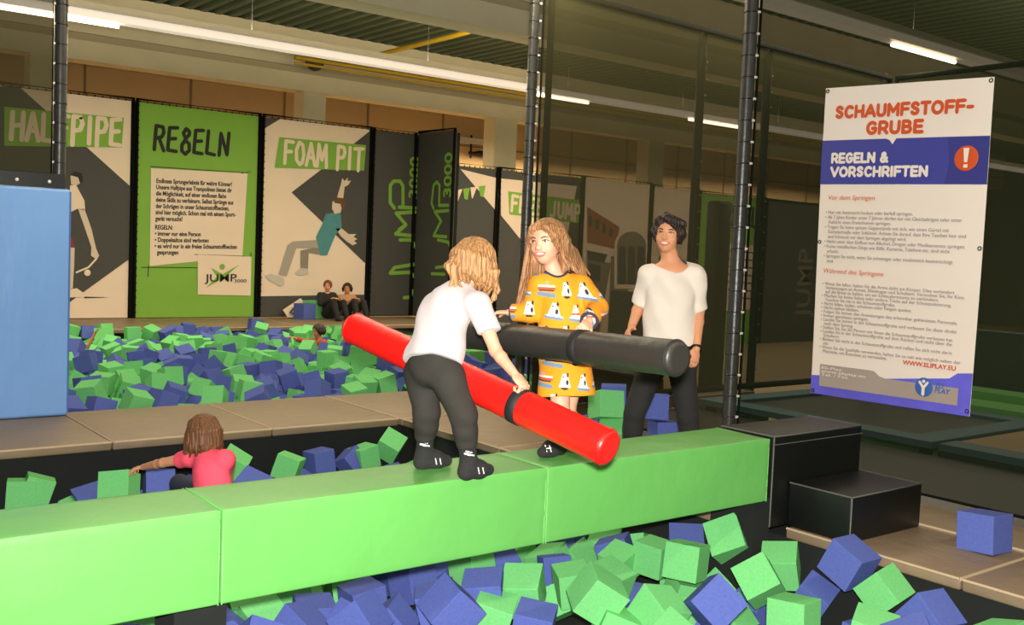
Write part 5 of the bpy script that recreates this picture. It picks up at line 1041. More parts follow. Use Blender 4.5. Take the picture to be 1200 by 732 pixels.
dk = MB(); dk.plate([bp(.775, .172, .0055), bp(1, .172, .0055), bp(1, .31, .0055), bp(.775, .31, .0055), bp(.795, .24, .0055)], (-.001, 0, 0)); dk.build('dark_corner', mat('banner dark blue', rgb(44, 46, 118), .5), t)
c = bp(.885, .235, .008); dsc = MB(); dsc.ellipsoid(c, (.003, .066*BW, .066*BW), n=28, m=12); wd = dsc.build('warning_disc', M_bo, t)
x = MB(); x.plate([bp(.87, .205, .0125), bp(.90, .205, .0125), bp(.893, .247, .0125), bp(.877, .247, .0125)], (-.002, 0, 0)); x.plate([bp(.875, .253, .0125), bp(.896, .253, .0125), bp(.896, .263, .0125), bp(.875, .263, .0125)], (-.002, 0, 0)); x.build('exclamation_mark', M_bw, wd)
on_banner('heading', 'Vor dem Springen', .046, .06, .362, M_bo, bold=0, width=BW*.31, slant=.2)
L1 = '• Nur mit Antirutsch-Socken oder barfuß springen.\n• Ab 7 Jahre Kinder unter 7 Jahren dürfen nur mit Gleichaltrigen oder unter\n   Aufsicht eines Erwachsenen springen.\n• Tragen Sie keine spitzen Gegenstände mit sich, wie einen Gürtel mit\n   Gürtelschnalle oder Schlüssel. Achten Sie darauf, dass Ihre Taschen leer sind\n   und Schmuck vor dem Springen abgelegt wird.\n• Nicht unter dem Einfluss von Alkohol, Drogen oder Medikamenten springen.\n• Keine metallischen Dinge wie Bälle, Kameras, Telefone etc. sind nicht\n   erlaubt.\n• Springen Sie nicht, wenn Sie schwanger oder medizinisch beeinträchtigt\n   sind.'
on_banner('text_lines', L1, .034, .05, .408, M_bt, width=BW*.86, line=.98)
on_banner('heading', 'Während des Springens', .046, .05, .600, M_bo, bold=0, width=BW*.40, slant=.2)
L2 = '• Wenn Sie fallen, halten Sie die Arme dicht am Körper. Dies verhindert\n   Verletzungen an Armen, Ellenbogen und Schultern. Versuchen Sie, Ihr Kinn\n   auf die Brust zu halten, um ein Schleudertrauma zu verhindern.\n• Machen Sie keine Saltos oder andere Tricks auf der Schutzpolsterung.\n   Tauchen Sie nie in die Schaumstoffgrube.\n• Nicht fallen, laufen, schubsen oder Fangen spielen.\n• Nicht stehen bleiben.\n• Folgen Sie immer den Anweisungen des erkennbar gekleideten Personals.\n• Immer geradeaus springen.\n• Landen Sie immer in der Schaumstoffgrube und verlassen Sie diese direkt\n   nach dem Sprung.\n• Stellen Sie, bis die Person vor Ihnen die Schaumstoffgrube verlassen hat.\n• Landen Sie in der Schaumstoffgrube auf dem Rücken und nicht über die\n   Schultern.\n• Bleiben Sie nicht in der Schaumstoffgrube und rollen Sie sich nicht darin\n   ein.\n• Wenn Sie die Spielhilfe verwenden, halten Sie so nah wie möglich neben der\n   Matratze, um Rutschen zu vermeiden.'
on_banner('text_lines', L2, .032, .05, .640, M_bt, width=BW*.88, line=.86)
on_banner('web_address', 'WWW.ELIPLAY.EU', .040, .60, .868, M_bo, width=BW*.31, bold=.0012)
on_banner('address_lines', 'Eli Play\nSCHAUMSTOFFGRUBE.DE\nTel 0000\nwww', .028, .07, .916, M_bw, line=.95, width=BW*.28) if False else None
on_banner('address_lines', 'Eli-Play\nwww.eliplay.eu\nTel. / Fax', .026, .07, .915, M_bw, line=.9, width=BW*.30)
c = bp(.735, .930, .010); dsc = MB(); dsc.ellipsoid(c, (.003, .052*BW, .052*BW), n=28, m=12); wd = dsc.build('logo_disc', mat('logo blue', rgb(50, 92, 160), .5, noise=.1, nscale=6), t)
x = MB(); pen(x, [bp(.712, .915, .0145), bp(.735, .932, .0145), bp(.758, .915, .0145)], .016, (-.002, 0, 0)); pen(x, [bp(.735, .93, .0145), bp(.735, .952, .0145)], .02, (-.002, 0, 0)); x.ellipsoid(bp(.735, .912, .0155), (.002, .011, .011)); x.build('logo_figure', M_bw, wd)
on_banner('logo_text', 'ELI\nPLAY', .045, .80, .926, mat('logo blue', rgb(50, 92, 160)), line=.75, slant=.15, bold=.001)
e = MB()
for u, v in ((.015, .01), (.985, .01), (.015, .5), (.985, .5), (.015, .99), (.985, .985)): e.torus(bp(u, v, .004), (1, 0, 0), .011, .004, 12, 5)
e.build('eyelet', M_tie, t)
# ---------------------------------------------------------------- foam cubes
M_fb = mat('blue foam', rgb(84, 98, 168), .95, noise=.12, nscale=60, bump=.35, bscale=220, spec=.15, bdist=.004)
M_fg = mat('green foam', rgb(112, 194, 118), .95, noise=.08, nscale=60, bump=.35, bscale=220, spec=.15, bdist=.004)
def cube_mesh(name, m):
    bm = bmesh.new(); bmesh.ops.create_cube(bm, size=.2); bmesh.ops.bevel(bm, geom=bm.edges[:], offset=.0035, segments=2, affect='EDGES', profile=.6)
    me = bpy.data.meshes.new(name); bm.to_mesh(me); bm.free(); me.materials.append(m); return me
CM = [cube_mesh('foam_cube_blue', M_fb), cube_mesh('foam_cube_green', M_fg)]
def unpack(rows):
    for r in rows:
        v = Vector(r[3:6])/1000; a = v.length
        yield Vector(r[0:3])/1000, (Quaternion(v/a, a) if a > 1e-6 else Quaternion()), r[6]/1000, r[7], (r[8] if len(r) > 8 else 0)
def zone(p):
    if p.z > 0 and p.x > 4.9 and p.y < 3.5: return 'foam cube lying on the mat'
    if p.y > 8.9: return 'foam cubes in the big rear pit'
    if p.x > 4.8 and p.y > 4: return 'foam cubes piled behind the woman'
    return 'foam cubes in the front pit' if p.y < 3.97 else 'foam cubes in the pit behind the beam'
def add_cube(p, q, s, c, label, grp):
    o = bpy.data.objects.new('foam_cube', CM[c]); COL.objects.link(o); o.location = p; o.rotation_mode = 'QUATERNION'; o.rotation_quaternion = q
    o.scale = (s/.2,)*3; return tag(o, label, 'foam cube', grp)
for p, q, s, c, l in unpack(CUBES_ONE): add_cube(p, q, s, c, CUBE_LABELS[l], zone(p))
for (x, y, z, a, c, lb) in ((5.55, 5.98, .10, .3, 0, 'blue foam cube at the bottom of the pile behind the woman, under the blue one'), (5.86, 6.2, .10, 1.2, 1, 'green foam cube at the bottom of the pile behind the woman, farthest back')):
    add_cube(Vector((x, y, z)), Quaternion((0, 0, 1), a), .2, c, lb, 'foam cubes piled behind the woman')
rest = MB(); CV = [(x*.1, y*.1, z*.1) for x in (-1, 1) for y in (-1, 1) for z in (-1, 1)]
for p, q, s, c, l in unpack(CUBES_REST): rest.hexa([tuple(p+q@(Vector(v)*(s/.2))) for v in CV], c)
o = rest.build('foam_cubes', [M_fb, M_fg]); tag(o, 'remaining blue and green foam cubes deeper and farther in the pits', 'foam cubes', kind='stuff')
for p_, s_, lb, c in (((on_y(357, 363, 17.9)), .30, 'small blue foam cube standing beside the seated adults', 0), ((on_y(368, 359, 18.1)), .34, 'green foam cube behind the small blue one beside the seated adults', 1)):
    add_cube(Vector((p_[0], p_[1], s_/2+.001)), Quaternion((0, 0, 1), .25), s_, c, lb, 'foam cubes on the far platform')
# ---------------------------------------------------------------- batons
M_red = mat('red vinyl', rgb(232, 26, 20), .38, noise=.05, nscale=5, bump=.2, bscale=9, bdist=.02)
M_redp = mat('red piping', rgb(205, 20, 16), .4)
M_bbat = mat('black baton vinyl', rgb(48, 46, 42), .42, noise=.12, nscale=6, bump=.25, bscale=12, bdist=.02)
M_strap = mat('black strap', rgb(24, 24, 24), .7)
RA, RB = W(412, 383, 4.85), W(716, 526, 3.96)
BA, BB = W(548, 391, 5.20), W(797, 420, 4.05)
RAD = .075
def baton(name, label, A, B, m, mp, strap):
    t = thing(name, label, 'baton', tuple((A+B)/2)); d = unit(B-A); L = np.linalg.norm(B-A)
    b = MB(); pr = [(0, .052), (.004, .066), (.014, .073), (.03, RAD)]+[(.06+(L-.12)*i/24, RAD-.0012*(i % 2)) for i in range(25)]+[(L-.03, RAD), (L-.014, .073), (L-.004, .066), (L, .052)]
    b.tube([A+d*x for x, r in pr], [r for x, r in pr], 32); b.build('roll', m, t)
    r = MB()
    for x in (.022, L-.022): r.torus(A+d*x, d, RAD-.001, .0035, 36, 6)
    r.build('end_piping', mp, t)
    for s in strap:
        q = MB(); q.tube([A+d*(s-.024), A+d*(s-.022), A+d*(s+.022), A+d*(s+.024)], [RAD+.001, RAD+.004, RAD+.004, RAD+.001], 32); q.build('strap', M_strap if m is M_red else mp, t)
    return t
baton('padded_baton', 'red padded fighting baton held slanting by the bent girl', RA, RB, M_red, M_redp, [np.linalg.norm(RB-RA)*.695])
baton('padded_baton', 'black padded fighting baton held level by the girl in yellow', BA, BB, M_bbat, M_strap, [np.linalg.norm(BB-BA)*.60])
# ---------------------------------------------------------------- people
def skin(name, col): return mat(name, col, .5, noise=.05, nscale=9, sss=.12, spec=.35)
M_skin = skin('fair skin', rgb(222, 166, 136)); M_skin2 = skin('warm skin', rgb(212, 150, 112)); M_skin3 = skin('tanned skin', rgb(196, 132, 92))
M_eyew = mat('eye white', rgb(235, 228, 222), .3); M_eyed = mat('dark iris', rgb(52, 38, 30), .3); M_brow = mat('brow hair', rgb(112, 78, 48), .8); M_browd = mat('dark brow hair', rgb(48, 32, 24), .8)
M_lip = mat('lips', rgb(205, 112, 104), .45); M_teeth = mat('teeth', rgb(240, 236, 226), .35)
M_tee = mat('white cotton', rgb(202, 191, 191), .85, noise=.03, nscale=6, bump=.3, bscale=30, sheen=.2, bdist=.01)
M_tee2 = mat('cream cotton', rgb(226, 214, 200), .85, noise=.03, nscale=6, bump=.3, bscale=26, sheen=.2, bdist=.01)
M_legg = mat('dark grey leggings', rgb(52, 50, 46), .95, noise=.12, nscale=14, bump=.3, bscale=60, spec=.2, bdist=.006)
M_trous = mat('black trousers', rgb(34, 33, 31), .9, noise=.15, nscale=8)
M_sock = mat('black sock', rgb(36, 36, 35), .95, noise=.2, nscale=50, bump=.4, bscale=150, bdist=.004)
M_sprint = mat('sock print', rgb(225, 225, 220), .8)
M_pink = mat('pink cotton', rgb(244, 84, 108), .85, noise=.05, nscale=8, bump=.3, bscale=30, bdist=.01)
M_navy = mat('navy trousers', rgb(38, 42, 66), .9, noise=.1, nscale=9)
M_redtop = mat('red cotton', rgb(176, 76, 56), .9, noise=.1, nscale=9)
M_dress = mat('printed yellow cotton', rgb(238, 170, 30), .85, noise=.03, nscale=8, bump=.3, bscale=30, attr='print', bdist=.01)
M_navytrim = mat('navy rib trim', rgb(46, 46, 66), .8)
def hairmat(n, c, s=(1, 1, .07), a=.8): return mat(n, c, .5, noise=a, nscale=150, bump=.9, bscale=170, stretch=s, spec=.45, bdist=.006)
M_hair1 = hairmat('golden hair', rgb(166, 122, 78)); M_hair2 = hairmat('light brown hair', rgb(154, 110, 70)); M_hair3 = hairmat('dark brown hair', rgb(42, 27, 20)); M_hair4 = hairmat('brown hair', rgb(110, 72, 44))
def facing(p, left_deg, down=0.0):
    """horizontal direction from p towards the camera, turned to the picture's left"""
    t = CAM-np.array(p); t[2] = 0; t = unit(t); l = np.cross(t, [0, 0, 1]); a = math.radians(left_deg)
    l = np.array([-CB[0][0], -CB[0][1], 0]); l = unit(l-t*(l@t))
    v = t*math.cos(a)+l*math.sin(a); v[2] = -down; return unit(v)
def head_frame(fwd, tilt=None):
    f = unit(fwd); u = np.array([0, 0, 1.0]) if tilt is None else unit(tilt); r = unit(np.cross(f, u)); u = np.cross(r, f)
    return np.stack([r, f, u], 1)
def closest(A, B, P): d = unit(B-A); return A+d*((P-A)@d)
KID = dict(chest=.088, belly=.086, hip=.090, flat=.74, sh=.040, ua=.031, el=.027, fa=.026, wr=.0195, neck=.036, th=.060, kn=.044, ca=.042, an=.029, foot=.030, hand=.135)
ADULT = dict(chest=.135, belly=.118, hip=.145, flat=.66, sh=.058, ua=.047, el=.038, fa=.038, wr=.026, neck=.052, th=.082, kn=.058, ca=.056, an=.037, foot=.04, hand=.18)
def torso(s, J, K, g=0.0, low=None):
    F = frame(J['nec']-J['pel'], J['sR']-J['sL']); sq = (F, K['flat'])
    w = J['pel']+(J['che']-J['pel'])*.5
    s.cone(J['pel'], w, K['hip']+g, K['belly']+g, k=.02, sq=sq); s.cone(w, J['che'], K['belly']+g, K['chest']+g, k=.02, sq=sq)
    up = J['che']+(J['nec']-J['che'])*.6
    s.cone(J['che'], up, K['chest']+g, K['chest']*.72+g, k=.02, sq=sq)
    for q in 'LR': s.cone(up, J['s'+q], K['chest']*.55+g, K['sh']+g, k=.03)
    return F
def body(J, K, face=True, hands=None, feet=True, arms='LR', legs='LR'):
    s = Sdf(); torso(s, J, K)
    s.cone(J['nec']-unit(J['nec']-J['pel'])*.03, J['hed']-J['HR'][:, 2]*J['h']*.25, K['neck']*1.15, K['neck'], k=.025)
    for q in arms:
        s.chain([J['s'+q], J['e'+q]], [K['sh']*.95, K['el']], k=.025); s.chain([J['e'+q], J['e'+q]+(J['w'+q]-J['e'+q])*.3, J['w'+q]], [K['el'], K['fa'], K['wr']], k=.012)
    for q in legs:
        m = J['k'+q]+(J['a'+q]-J['k'+q])*.3
        s.cone(J['h'+q], J['k'+q], K['th'], K['kn'], k=.03); s.chain([J['k'+q], m, J['a'+q]], [K['kn'], K['ca'], K['an']], k=.015)
        if feet and 't'+q in J: foot(s, J, q, K)
    add_head(s, J['hed'], J['HR'], J['h'], J.get('wide', 1.0))
    for q, kw in (hands or {}).items():
        add_hand(s, J['w'+q], size=K['hand'], **kw)
    return s
def foot(s, J, q, K, g=0.0):
    a, t, hl = J['a'+q], J['t'+q], J['l'+q]; r = K['foot']+g
    up = np.array([0, 0, 1.0])
    s.cone(a, hl+up*r*.9, K['an']+g, r*.95, k=.02); s.chain([hl+up*r*.9, hl*.45+t*.55+up*r*.95, t+up*r*.75], [r*.95, r*1.02, r*.72], k=.02)
    s.cone(a, hl*.45+t*.55+up*r*1.0, K['an']*.85+g, r*.8, k=.03)
def leg_solid(J, K, g, q, to=1.0, k=.03, cut=True):
    s = []
    a = J['k'+q]+(J['a'+q]-J['k'+q])*to; m = J['k'+q]+(J['a'+q]-J['k'+q])*min(.3, to*.6)
    return a, m
def trousers(J, K, g, waist, to=1.0, F=None):
    s = Sdf(); F = frame(J['nec']-J['pel'], J['sR']-J['sL']); top = J['pel']+(J['che']-J['pel'])*waist
    s.tubecut(J['pel'], top, K['hip']+g, K['belly']+g, k=.02, sq=(F, K['flat']+.06))
    for q in 'LR':
        a, m = leg_solid(J, K, g, q, to)
        s.cone(J['h'+q], J['k'+q], K['th']+g+.004, K['kn']+g, k=.025); s.cone(J['k'+q], m, K['kn']+g, K['ca']+g, k=.015); s.tubecut(m, a, K['ca']+g, K['an']+g+.006, k=.012)
    return s
def shirt(J, K, g, hem, sleeve, arms='LR', neck_r=.055, loose=.012, hemdir=None):
    s = Sdf(); torso(s, J, K, g); F = frame(J['nec']-J['pel'], J['sR']-J['sL'])
    h = J['pel']+(J['che']-J['pel'])*hem
    s.tubecut(J['che'], h, K['chest']+g, K['hip']+g+loose, k=.03, sq=(F, K['flat']+.06))
    for q in arms:
        e = J['e'+q]; w = J['w'+q]
        if sleeve <= 1: s.tubecut(J['s'+q], J['s'+q]+(e-J['s'+q])*sleeve, K['sh']+g+.004, K['el']+g+.010, k=.02)
        else: s.cone(J['s'+q], e, K['sh']+g+.004, K['el']+g+.010, k=.02); s.tubecut(e, e+(w-e)*(sleeve-1), K['el']+g+.008, K['wr']+g+.008, k=.012)
    s.plane(h, hemdir if hemdir is not None else unit(J['pel']-J['che']), k=.005)
    up = unit(J['nec']-J['pel'])
    s.pr.append(('e', J['nec']+up*.012+F[:, 1]*neck_r*.35, np.array([neck_r, neck_r*1.0, neck_r*.75]), F, None, .006, 's', None))
    return s
def hair_cap(s, c, R, h, g=.016, cut=.18, k=.02, low=-.05):
    """hair shell round the skull with the face left open"""
    def P(x, y, z): return np.array(c)+R@(np.array([x, y, z])*h)
    s.ell(P(0, -.05, .12), np.array([.365, .43, .40])*h+g, R, k=k)
    s.pr.append(('e', P(0, .52, -.10), np.array([.34, .44, .42])*h, R, None, .02, 's', None))
    return P
def strands(f1=150.0, amp=.0022, c=None):
    def fn(P):
        a = np.arctan2(P[:, 1]-c[1], P[:, 0]-c[0]); r = np.hypot(P[:, 0]-c[0], P[:, 1]-c[1])
        return amp*(np.sin(a*34+P[:, 2]*18)+.7*np.sin(a*61-P[:, 2]*25+2)+.5*np.sin(a*17+P[:, 2]*60))
    return fn
# ===== girl in white T-shirt, bent over the red baton (seen from behind)
def girl_white():
    K = dict(KID, hip=.108, belly=.100, chest=.106, th=.066, kn=.049, ca=.045, hand=.165); J = {}
    J['lL'] = on_z(494, 549, .533); J['tL'] = J['lL']+unit(on_z(522, 546.5, .533)-J['lL'])*.125
    J['lR'] = on_z(546, 561, .533); J['tR'] = J['lR']+unit(on_z(572, 557, .533)-J['lR'])*.125
    J['aL'] = J['lL']+np.array([.012, .0, .075]); J['aR'] = J['lR']+np.array([.012, .0, .075])
    J['kL'] = W(500, 482, 4.45); J['kR'] = W(543, 486, 4.30)
    J['hL'] = W(494, 437, 4.47); J['hR'] = W(525, 442, 4.35)
    J['pel'] = W(507, 424, 4.41); J['che'] = W(520, 368, 4.50); J['nec'] = W(544, 338, 4.55)
    J['sL'] = W(521, 349, 4.64); J['sR'] = W(560, 357, 4.41)
    J['eR'] = W(581, 411, 4.34); J['wR'] = W(602, 437, 4.235)
    J['eL'] = W(530, 385, 4.80); J['wL'] = W(520, 412, 4.72)
    J['hed'] = W(556, 309, 4.57); J['h'] = .205
    J['HR'] = head_frame((.86, .22, -.42), (.30, .05, .95))
    t = thing('person', 'girl in white T-shirt and dark leggings, bending over the red baton', 'person', tuple((J['lL']+J['lR'])/2), 'people')
    axR = closest(RA, RB, J['wR']); axL = closest(RA, RB, J['wL'])
    pdR = unit(W(614, 452, 4.20)-J['wR']); pdL = unit((axL+np.array([0, 0, .06]))-J['wL'])
    s = body(J, K, hands={'R': dict(pd=pdR, pn=unit(RA-RB)+np.array([0, 0, -.5]), side=1, curl=(75, 85, 50), spread=3, thumb=(35, 30)), 'L': dict(pd=pdL, pn=axL-J['wL'], side=-1, curl=(45, 50, 30), spread=5)})
    bd = solid('body', s, .0045, M_skin, t)
    add_face(t, s, J['hed'], J['HR'], J['h'], 1.0, M_eyed, M_brow, M_lip, M_teeth, True)
    lg = trousers(J, K, .010, .35, .66); solid('leggings', lg, .0055, M_legg, t, folds(.0022, (60, 45, 70), 1))
    sh = shirt(J, K, .014, -.02, .60, loose=.022); solid('t_shirt', sh, .0055, M_tee, t, folds(.0075, (30, 44, 26), 2))
    for q in 'LR':
        k = Sdf(); foot(k, J, q, K, .006); m = J['k'+q]+(J['a'+q]-J['k'+q])*.55
        k.cone(J['a'+q], J['a'+q]+(J['k'+q]-J['a'+q])*.42, K['an']+.006, K['an']+.012, k=.01); so = solid('sock', k, .0045, M_sock, t)
        to = unit(CAM-J['a'+q]); c = J['a'+q]+np.array([.0, 0, .030]); b = MB()
        rt = CB[0]
        for dx, dz, w_ in ((-.018, .004, .012), (-.006, .0, .012), (.008, -.002, .009), (-.014, .014, .006), (.0, .010, .006)):
            p0 = surf_point(k, c+rt*dx+np.array([0, 0, dz]), to, .1); p1 = surf_point(k, c+rt*(dx+.012)+np.array([0, 0, dz-.002]), to, .1); pen(b, [p0+to*.001, p1+to*.001], w_*.7, to*.002)
        ft = (J['l'+q]*.35+J['t'+q]*.65)+np.array([0, 0, .06])
        for dx in (-.012, .008):
            p0 = surf_point(k, ft+rt*dx+np.array([0, 0, -.02]), to, .1); p1 = surf_point(k, ft+rt*(dx+.006)+np.array([0, 0, -.045]), to, .1); pen(b, [p0+to*.001, p1+to*.001], .004, to*.002)
        b.build('print', M_sprint, so)
    h = Sdf(); P = hair_cap(h, J['hed'], J['HR'], J['h'], .014)
    rng = np.random.default_rng(3); R = J['HR']
    for i in range(58):                                  # loose locks hanging from the crown to the shoulders
        az = math.radians(-152+304*i/57+rng.uniform(-5, 5)); sx, cy = math.sin(az), -math.cos(az)
        a = P(.30*sx, -.05+.34*cy, .34); b_ = P(.41*sx, -.05+.48*cy, .02); dn = np.array([0, 0, -1.0])
        L = rng.uniform(.11, .16) if cy < .4 else rng.uniform(.09, .13)
        c_ = b_+dn*L*.6+R@np.array([sx*.008, cy*.012, 0]); d_ = b_+dn*L+R@np.array([rng.uniform(-.02, .02)-sx*.02, rng.uniform(-.02, .02)-cy*.015, 0])
        h.chain([a, b_, c_, d_], [.016, .015+.004*(i%3), .011, .003], k=.005)
    tip = W(541, 298, 4.50)                               # half-up tail with hair tie
    h.ell(tip, (.022, .022, .022), k=.008)
    for i in range(6): h.chain([tip, W(534-2*i+rng.uniform(-2, 2), 312, 4.46), W(527+3*i, 336+rng.uniform(-4, 5), 4.46)], [.016, .014, .004], k=.006)
    for i in range(5): h.chain([W(575+i*2, 318, 4.5), W(584-i, 340, 4.52), W(580-2*i, 352+2*i, 4.50)], [.012, .007, .002], k=.005)
    hr = solid('hair', h, .0034, M_hair1, t, strands(amp=.002, c=J['hed']))
    MB().torus(tip+np.array([0, 0, .004]), (CAM-tip), .013, .006, 14, 6).build('hair_tie', mat('pink hair tie', rgb(230, 140, 140), .7), hr)
girl_white()
# ===== smiling girl in the yellow printed dress
def dress_print(co, nr):
    base = np.array(rgb(226, 146, 20)[:3]); n = len(co); cl = np.tile(base, (n, 1))
    wht = np.array(rgb(238, 232, 224)[:3]); blk = np.array(rgb(48, 42, 46)[:3]); blu = np.array(rgb(110, 136, 158)[:3]); red = np.array(rgb(190, 84, 58)[:3]); pch = np.array(rgb(232, 150, 110)[:3])
    rt = unit([CB[0][0], CB[0][1], 0]); u = co@rt; v = co[:, 2]
    dp = co@np.array([-rt[1], rt[0], 0]); u = u+.35*dp
    cw, ch = .100, .108; row = np.floor(v/ch); uu = u+np.where(row % 2 == 0, 0, cw*.5); colm = np.floor(uu/cw)
    a = (uu/cw-colm-.5)*.9; b = (v/ch-row-.5)*.9; kind = ((colm*3+row*5) % 4).astype(int)
    a = a+.06*np.sin(colm*7+row*3); b = b+.05*np.cos(colm*5+row*11)
    k1 = kind != 2
    bw = .09+.15*np.clip((.28-b)/.5, 0, 1); dog = (np.abs(a+.03) < bw) & (b > -.24) & (b < .27)      # sitting animal, wider at the base
    cl[(np.abs(a) < .36-.3*np.abs(b+.26)) & (np.abs(b+.29+.12*a) < .085) & (kind != 1)] = blu
    cl[k1 & dog] = wht
    cl[k1 & (np.abs(a) < .33) & (np.abs(b+.245+.12*a) < .02) & (kind != 1)] = wht
    cl[k1 & (((a-.075)/.05)**2+((b-.24)/.09)**2 < 1)] = blk
    cl[k1 & (((a+.10)/.04)**2+((b-.15)/.03)**2 < 1)] = blk
    cl[k1 & (((a-.06)/.06)**2+((b+.06)/.11)**2 < 1) & (kind != 3)] = blk
    cl[(kind == 1) & (((a+.04)/.16)**2+((b+.3)/.05)**2 < 1)] = blk
    cl[(kind == 3) & (np.abs(a+.03) < .2) & (np.abs(b+.06) < .04) & dog] = red
    m2 = kind == 2; cl[m2 & (np.abs(a) < .36) & (np.abs(b+.05) < .05)] = red; cl[m2 & (np.abs(a) < .36) & (np.abs(b-.04) < .035)] = wht; cl[m2 & (np.abs(a) < .3) & (np.abs(b+.13) < .03)] = blk
    cl[m2 & ((a-.05)**2+(b-.16)**2 < .009)] = pch
    return cl
def girl_yellow():
    K = dict(KID); K['hip'] = .098; J = {}
    J['lR'] = on_z(655, 532, .533); J['tR'] = J['lR']+unit(on_z(632, 537, .533)-J['lR'])*.135; J['aR'] = J['lR']+np.array([-.012, 0, .08])
    J['lL'] = on_z(676, 523, .533); J['tL'] = J['lL']+unit(on_z(655, 530, .533)-J['lL'])*.135; J['aL'] = J['lL']+np.array([-.012, 0, .08])
    J['kR'] = W(657, 482, 4.88); J['kL'] = W(664, 480, 5.02)
    J['hR'] = W(655, 425, 4.94); J['hL'] = W(674, 425, 5.0)
    J['pel'] = W(663, 412, 4.92); J['che'] = W(659, 352, 4.90); J['nec'] = W(651, 320, 4.90)
    J['sR'] = W(633, 335, 4.88); J['sL'] = W(680, 336, 4.94)
    J['eR'] = W(622, 366, 4.90); J['wR'] = W(598, 366, 4.92)
    J['eL'] = W(700, 361, 4.82); J['wL'] = W(690, 377, 4.66)
    J['hed'] = W(641, 284, 4.88); J['h'] = .208; J['wide'] = 1.06
    J['HR'] = head_frame(facing(J['hed'], 30, .05), (-.08, .06, 1))
    t = thing('person', 'smiling long-haired girl in yellow printed dress holding the black baton', 'person', tuple(J['lR']), 'people')
    axR = closest(BA, BB, J['wR']); axL = closest(BA, BB, J['wL'])
    s = body(J, K, hands={'R': dict(pd=W(583, 366, 4.93)-J['wR'], pn=axR-J['wR'], side=-1, curl=(35, 40, 25), spread=5), 'L': dict(pd=W(682, 386, 4.56)-J['wL'], pn=axL-J['wL'], side=1, curl=(40, 45, 30), spread=6)})
    solid('body', s, .0042, M_skin, t)
    add_face(t, s, J['hed'], J['HR'], J['h'], 1.06, M_eyed, M_brow, M_lip, M_teeth, True, .5)
    d = shirt(J, K, .014, .3, 1.93, neck_r=.05); F = frame(J['nec']-J['pel'], J['sR']-J['sL'])
    d.pr = [p for p in d.pr if p[0] != 'p']
    cut = d.pr.pop()
    hem = W(664, 462, 4.92); d.chain([J['che'], J['pel']], [K['chest']+.014, K['hip']+.028], k=.03, sq=(F, .86)); d.tubecut(J['pel'], hem, K['hip']+.028, .142, k=.03, sq=(F, .86))
    d.pr.append(cut)
    solid('dress', d, .0032, M_dress, t, folds(.005, (26, 34, 22), 5), 1, dress_print)
    for q in 'LR':
        b = MB(); e, w_ = J['e'+q], J['w'+q]; dd = unit(w_-e); b.torus(e+(w_-e)*.93, dd, K['wr']+.018, .008, 22, 6); b.build('cuff', M_navytrim, t)
    up = unit(J['nec']-J['pel']); rr = []
    for i in range(25):
        a = 2*PI*i/24; v = F@np.array([math.cos(a), math.sin(a), 0]); p = surf_point(d, J['nec']+F[:, 1]*.016+v*.053-up*.01, up, .08); rr.append(p+up*.001)
    MB().tube(rr, .006, 6).build('collar', M_navytrim, t)
    for q in 'LR':
        k = Sdf(); foot(k, J, q, K, .006); k.cone(J['a'+q], J['a'+q]+(J['k'+q]-J['a'+q])*.30, K['an']+.006, K['an']+.009, k=.01); so = solid('sock', k, .0045, M_sock, t)
        to = unit(CAM-J['a'+q]); rt = CB[0]; b = MB(); ft = J['l'+q]*.35+J['t'+q]*.65+np.array([0, 0, .07])
        for dx in (-.016, .004):
            p0 = surf_point(k, ft+rt*dx+np.array([0, 0, -.015]), to, .1); p1 = surf_point(k, ft+rt*(dx+.010)+np.array([0, 0, -.045]), to, .1); pen(b, [p0+to*.001, p1+to*.001], .005, to*.002)
        p0 = surf_point(k, ft+rt*-.008+np.array([0, 0, -.03]), to, .1); p1 = surf_point(k, ft+rt*.012+np.array([0, 0, -.028]), to, .1); pen(b, [p0+to*.001, p1+to*.001], .005, to*.002)
        b.build('print', M_sprint, so)
    h = Sdf(); c = J['hed']; R = J['HR']; P = hair_cap(h, c, R, J['h'], .012); rng = np.random.default_rng(8)
    def lock(pts, rs): h.chain([np.array(p) for p in pts], rs, k=.006)
    for i in range(16):                                      # curtain over the near shoulder (picture right)
        lock([P(.10, -.02-.02*i, .50-.008*i), P(.38+.01*i, .10-.035*i, .22), W(655+i*1.25, 275+i*1.3, 4.84+.012*i), W(660+i*1.5, 300+i*.6, 4.83+.014*i), W(668+i*1.6+rng.uniform(-2, 2), 325-abs(i-11)*.8, 4.82+.016*i)], [.010, .013, .013, .010, .003])
    for i in range(7):                                       # long lock on the far side (picture left)
        lock([P(-.22, .05-.03*i, .42), W(620+i*1.2, 284, 4.92+.012*i), W(613+i*2.2, 325, 4.93+.012*i), W(604+i*2.6, 362+i, 4.95+.01*i), W(603+i*2.5, 376-i, 4.95+.01*i)], [.014, .013, .010, .007, .002])
    for i in range(12):                                      # back of the head down between the shoulders
        az = math.radians(-75+150*i/11); sx, cy = math.sin(az), -math.cos(az)
        b_ = P(.40*sx, -.06+.47*cy, 0); lock([P(.25*sx, -.05+.3*cy, .36), b_, b_+np.array([0, 0, -.14]), b_+np.array([rng.uniform(-.02, .02), .02, -.27])], [.022, .022, .018, .004])
    for i in range(6):                                       # parting and fringe swept to both sides
        lock([P(.02, .22, .46), P(.20+.02*i, .34-.06*i, .34), P(.36, .22-.06*i, .12-.02*i), P(.40, .10-.04*i, -.10)], [.010, .013, .012, .006])
        lock([P(.0, .22, .46), P(-.18-.02*i, .34-.06*i, .36), P(-.34, .24-.06*i, .16), P(-.40, .12-.05*i, -.12)], [.010, .012, .011, .006])
    solid('hair', h, .0038, M_hair2, t, strands(amp=.0016, c=c))
girl_yellow()
